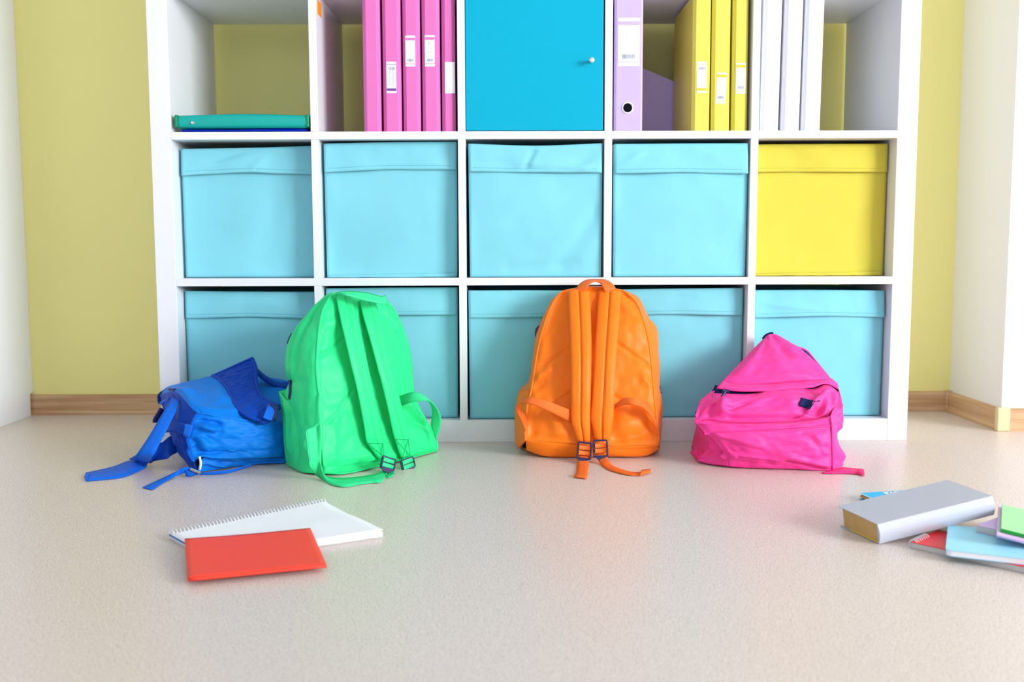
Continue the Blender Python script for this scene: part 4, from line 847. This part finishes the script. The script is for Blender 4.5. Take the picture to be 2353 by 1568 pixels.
patch('front_pocket', LB, [CE[0]+V((.003, .002, .012))]+[p+V((0, .006, -.003)) for p in SB[1:]], None, None, 50, 16, M_blue, bp_, (-.2, -1, 0), wrk(44, 6, 2, .005, [(.05, .7, .3, .3, .08, .008), (.3, .5, .8, .7, .06, -.008)], -.004, .1), .002)
ER = [LB[-1], V((q(2180, 1000, -.06).x, -.06, .004))]
patch('top_panel', ER, [TF[-1], TB[-1]], None, None, 10, 10, M_blue, bp_, (1, 0, 0), None, .002)
BRr = [V((EL[3].x, -.09, .01)), V((ER[1].x, -.06, .004))]
patch('front_panel', BRr, TB, None, None, 20, 10, M_blue, bp_, (0, 1, 0), None, .002)
patch('base_panel', LB, BRr, None, None, 20, 10, M_blue, bp_, (0, 0, -1), None, .001)
patch('lower_corner', [EL[0], EL[2], EL[3]], [BRr[0]+V((.02, 0, -.006)), BRr[0]+V((.01, 0, 0)), BRr[0]], None, None, 8, 6, M_blued, bp_, (-1, 0, 0), None, .001)
# rear left corner piping and dark trims
tube('corner_piping', Q([(818, 640, -.105), (808, 585, -.100), (830, 545, -.098), (900, 512, -.12), (975, 515, -.215)]), .005, M_navy, bp_, 8, n=24)
tube('side_binding', Q([(830, 640, -.11), (870, 615, -.15), (920, 600, -.19)]), .004, M_blweb, bp_, 8, n=10)
tube('dark_tab', Q([(835, 700, -.13), (800, 760, -.14), (772, 805, -.14), (770, 832, -.14)]), .006, M_navy, bp_, 8, n=10)
# padded shoulder strap with ruched cover, standing up in an arch
SA = Q([(1345, 368, -.060), (1480, 308, -.078), (1600, 253, -.095), (1740, 190, -.110)]); SD = Q([(1830, 820, -.285), (1890, 826, -.280), (1945, 800, -.272), (2012, 668, -.252)])
SLf = Q([(1345, 368, -.060), (1440, 420, -.095), (1510, 510, -.145), (1560, 620, -.200), (1620, 715, -.245), (1710, 785, -.272), (1830, 820, -.285)])
SLf = [SLf[0]]+[p+V((-.002, -.008, .005)) for p in SLf[1:-1]]+[SLf[-1]]
SRt = Q([(1740, 190, -.110), (1778, 290, -.125), (1782, 430, -.155), (1825, 555, -.200), (1920, 628, -.235), (2012, 668, -.252)])
def ruche(u, v):
    e = max(0, min(1, min(u, 1-u)/.12, min(v, 1-v)/.06))
    return .007*(1-(2*u-1)**4)*min(1, 8*v, 8*(1-v))+e*(.0045*noise.noise(V((u*1.6+v*3, v*26, 3)))+.003*noise.noise(V((u*5, v*44, 8))))
st = patch('shoulder_strap', SA, SD, SLf, SRt, 40, 110, M_blued, bp_, (-.4, -1, .3), lambda u, v: ruche(u, v), .008)
tube('strap_binding', SLf, .0045, M_blued, st, 8, n=50); tube('strap_binding', SRt, .004, M_blued, st, 8, n=50); tube('strap_binding', SA, .0035, M_blued, st, 8, n=20)
patch('strap_end', Q([(1845, 790, -.293), (1905, 815, -.292), (1950, 815, -.290)]), Q([(1905, 655, -.262), (1950, 675, -.264), (2000, 690, -.264)]), None, None, 10, 10, M_blweb, bp_, (-.2, -1, 0), lambda u, v: .004, .003)
tube('strap_slider', Q([(1920, 655, -.264), (1975, 690, -.270), (1985, 740, -.278), (1958, 810, -.292)]), .0045, M_buck, bp_, 8, n=16)
# second strap behind
strip('shoulder_strap', Q([(1776, 296, -.115), (1870, 372, -.090), (1990, 432, -.075), (2110, 432, -.068), (2180, 440, -.065)]), Q([(1795, 350, -.135), (1880, 425, -.115), (1990, 482, -.100), (2110, 490, -.095), (2180, 500, -.09)]), M_blued, bp_, 30, 6, pad=.006, thick=.005, out=(0, -1, .5))
strip('panel_binding', Q([(1240, 420, -.060), (1350, 520, -.130), (1500, 650, -.205), (1700, 800, -.268)]), Q([(1256, 414, -.058), (1366, 510, -.126), (1516, 638, -.200), (1712, 790, -.264)]), M_blued, bp_, 30, 3, out=(0, -.3, 1))
# wide webbing tail
fz = lambda x, y, z=.003: atz(x/4.3555+180, y/4.3555+780, z)
strip('webbing_strap', Q([(942, 575, -.250), (900, 640, -.275), (860, 710, -.300), (780, 845, -.335), (700, 980, -.360), (575, 1165, -.378)])+[fz(552, 1200, .016)], Q([(1012, 610, -.268), (975, 720, -.300), (935, 800, -.322), (885, 905, -.348), (830, 1005, -.368), (745, 1172, -.388)])+[fz(688, 1256, .006)], M_blweb, bp_, 40, 3, out=(-.3, -1, .3), thick=.002)
strip('webbing_strap', [fz(690, 1238, .008), fz(520, 1214, .014), fz(350, 1272), fz(180, 1312), fz(72, 1334)], [fz(685, 1275, .003), fz(630, 1303), fz(450, 1372), fz(250, 1398), fz(82, 1412)], M_blweb, bp_, 50, 3, out=(0, -.3, 1), thick=.002)
strip('webbing_hem', [fz(82, 1330, .006), fz(58, 1376, .004)], [fz(110, 1336, .006), fz(84, 1414, .004)], M_blweb, bp_, 8, 3, out=(0, -.3, 1), thick=.003)
strip('webbing_fold', [fz(505, 1200, .010), fz(590, 1150, .024)], [fz(545, 1225, .010), fz(690, 1268, .008)], M_blued, bp_, 8, 3, out=(0, -.3, 1), thick=.002)
strip('hip_wing', Q([(965, 950, -.240), (830, 1040, -.275), (700, 1180, -.305)]), Q([(990, 1130, -.275), (860, 1180, -.300)])+[fz(700, 1250)], M_blued, bp_, 14, 8, out=(-.3, -1, .2), thick=.004, disp=lambda u, v: .004*math.sin(u*7+v*3))
# narrow webbing with a grey slider, and a white tag
strip('narrow_webbing', [q(1135, 1290, -.352), q(1060, 1285, -.366), fz(900, 1362, .008), fz(645, 1480)], [q(1140, 1314, -.355), fz(1000, 1362, .006), fz(850, 1432), fz(742, 1502)], M_blweb, bp_, 40, 3, out=(0, -1, .5))
strip('narrow_webbing', [fz(1235, 1338, .008), fz(1400, 1325, .01), fz(1550, 1305, .012), fz(1730, 1256, .016)], [fz(1215, 1360), fz(1400, 1354), fz(1550, 1330, .006), fz(1735, 1272, .01)], M_blweb, bp_, 30, 3, out=(0, -1, .5))
tube('webbing_slider', [q(1128, 1300, -.362), q(1170, 1318, -.364), q(1225, 1338, -.364)], .0032, M_grbuck, bp_, 8, n=10)
strip('webbing_loop', [q(1060, 1310, -.362), q(1080, 1372, -.362), q(1120, 1380, -.362)], [q(1150, 1330, -.362), q(1180, 1350, -.362), q(1205, 1352, -.362)], M_blweb, bp_, 10, 3, out=(0, -1, 0))
strip('white_tag', Q([(1200, 1176, -.338), (1212, 1240, -.342), (1205, 1310, -.344)]), Q([(1222, 1172, -.338), (1234, 1240, -.343), (1224, 1312, -.344)]), M_paper, bp_, 12, 2, out=(0, -1, 0))
strip('anchor_strap', Q([(940, 780, -.285), (1000, 820, -.305), (1060, 840, -.318), (1140, 852, -.326)]), Q([(870, 930, -.292), (930, 920, -.310), (1050, 960, -.330), (1100, 992, -.336)]), M_blued, bp_, 16, 6, out=(-.5, -1, 0), thick=.003)
strip('anchor_tab', Q([(1066, 846, -.332), (1145, 860, -.338)]), Q([(1046, 962, -.336), (1102, 992, -.342)]), M_blweb, bp_, 6, 4, out=(-.3, -1, 0), thick=.003)
strip('anchor_flap', Q([(978, 498, -.246), (1030, 505, -.262), (1090, 570, -.290), (1160, 670, -.316), (1215, 735, -.325)]), Q([(962, 520, -.240), (1012, 560, -.262), (1070, 620, -.292), (1130, 690, -.316), (1200, 745, -.324)]), M_blue, bp_, 24, 4, out=(-.4, -1, .4), thick=.004)
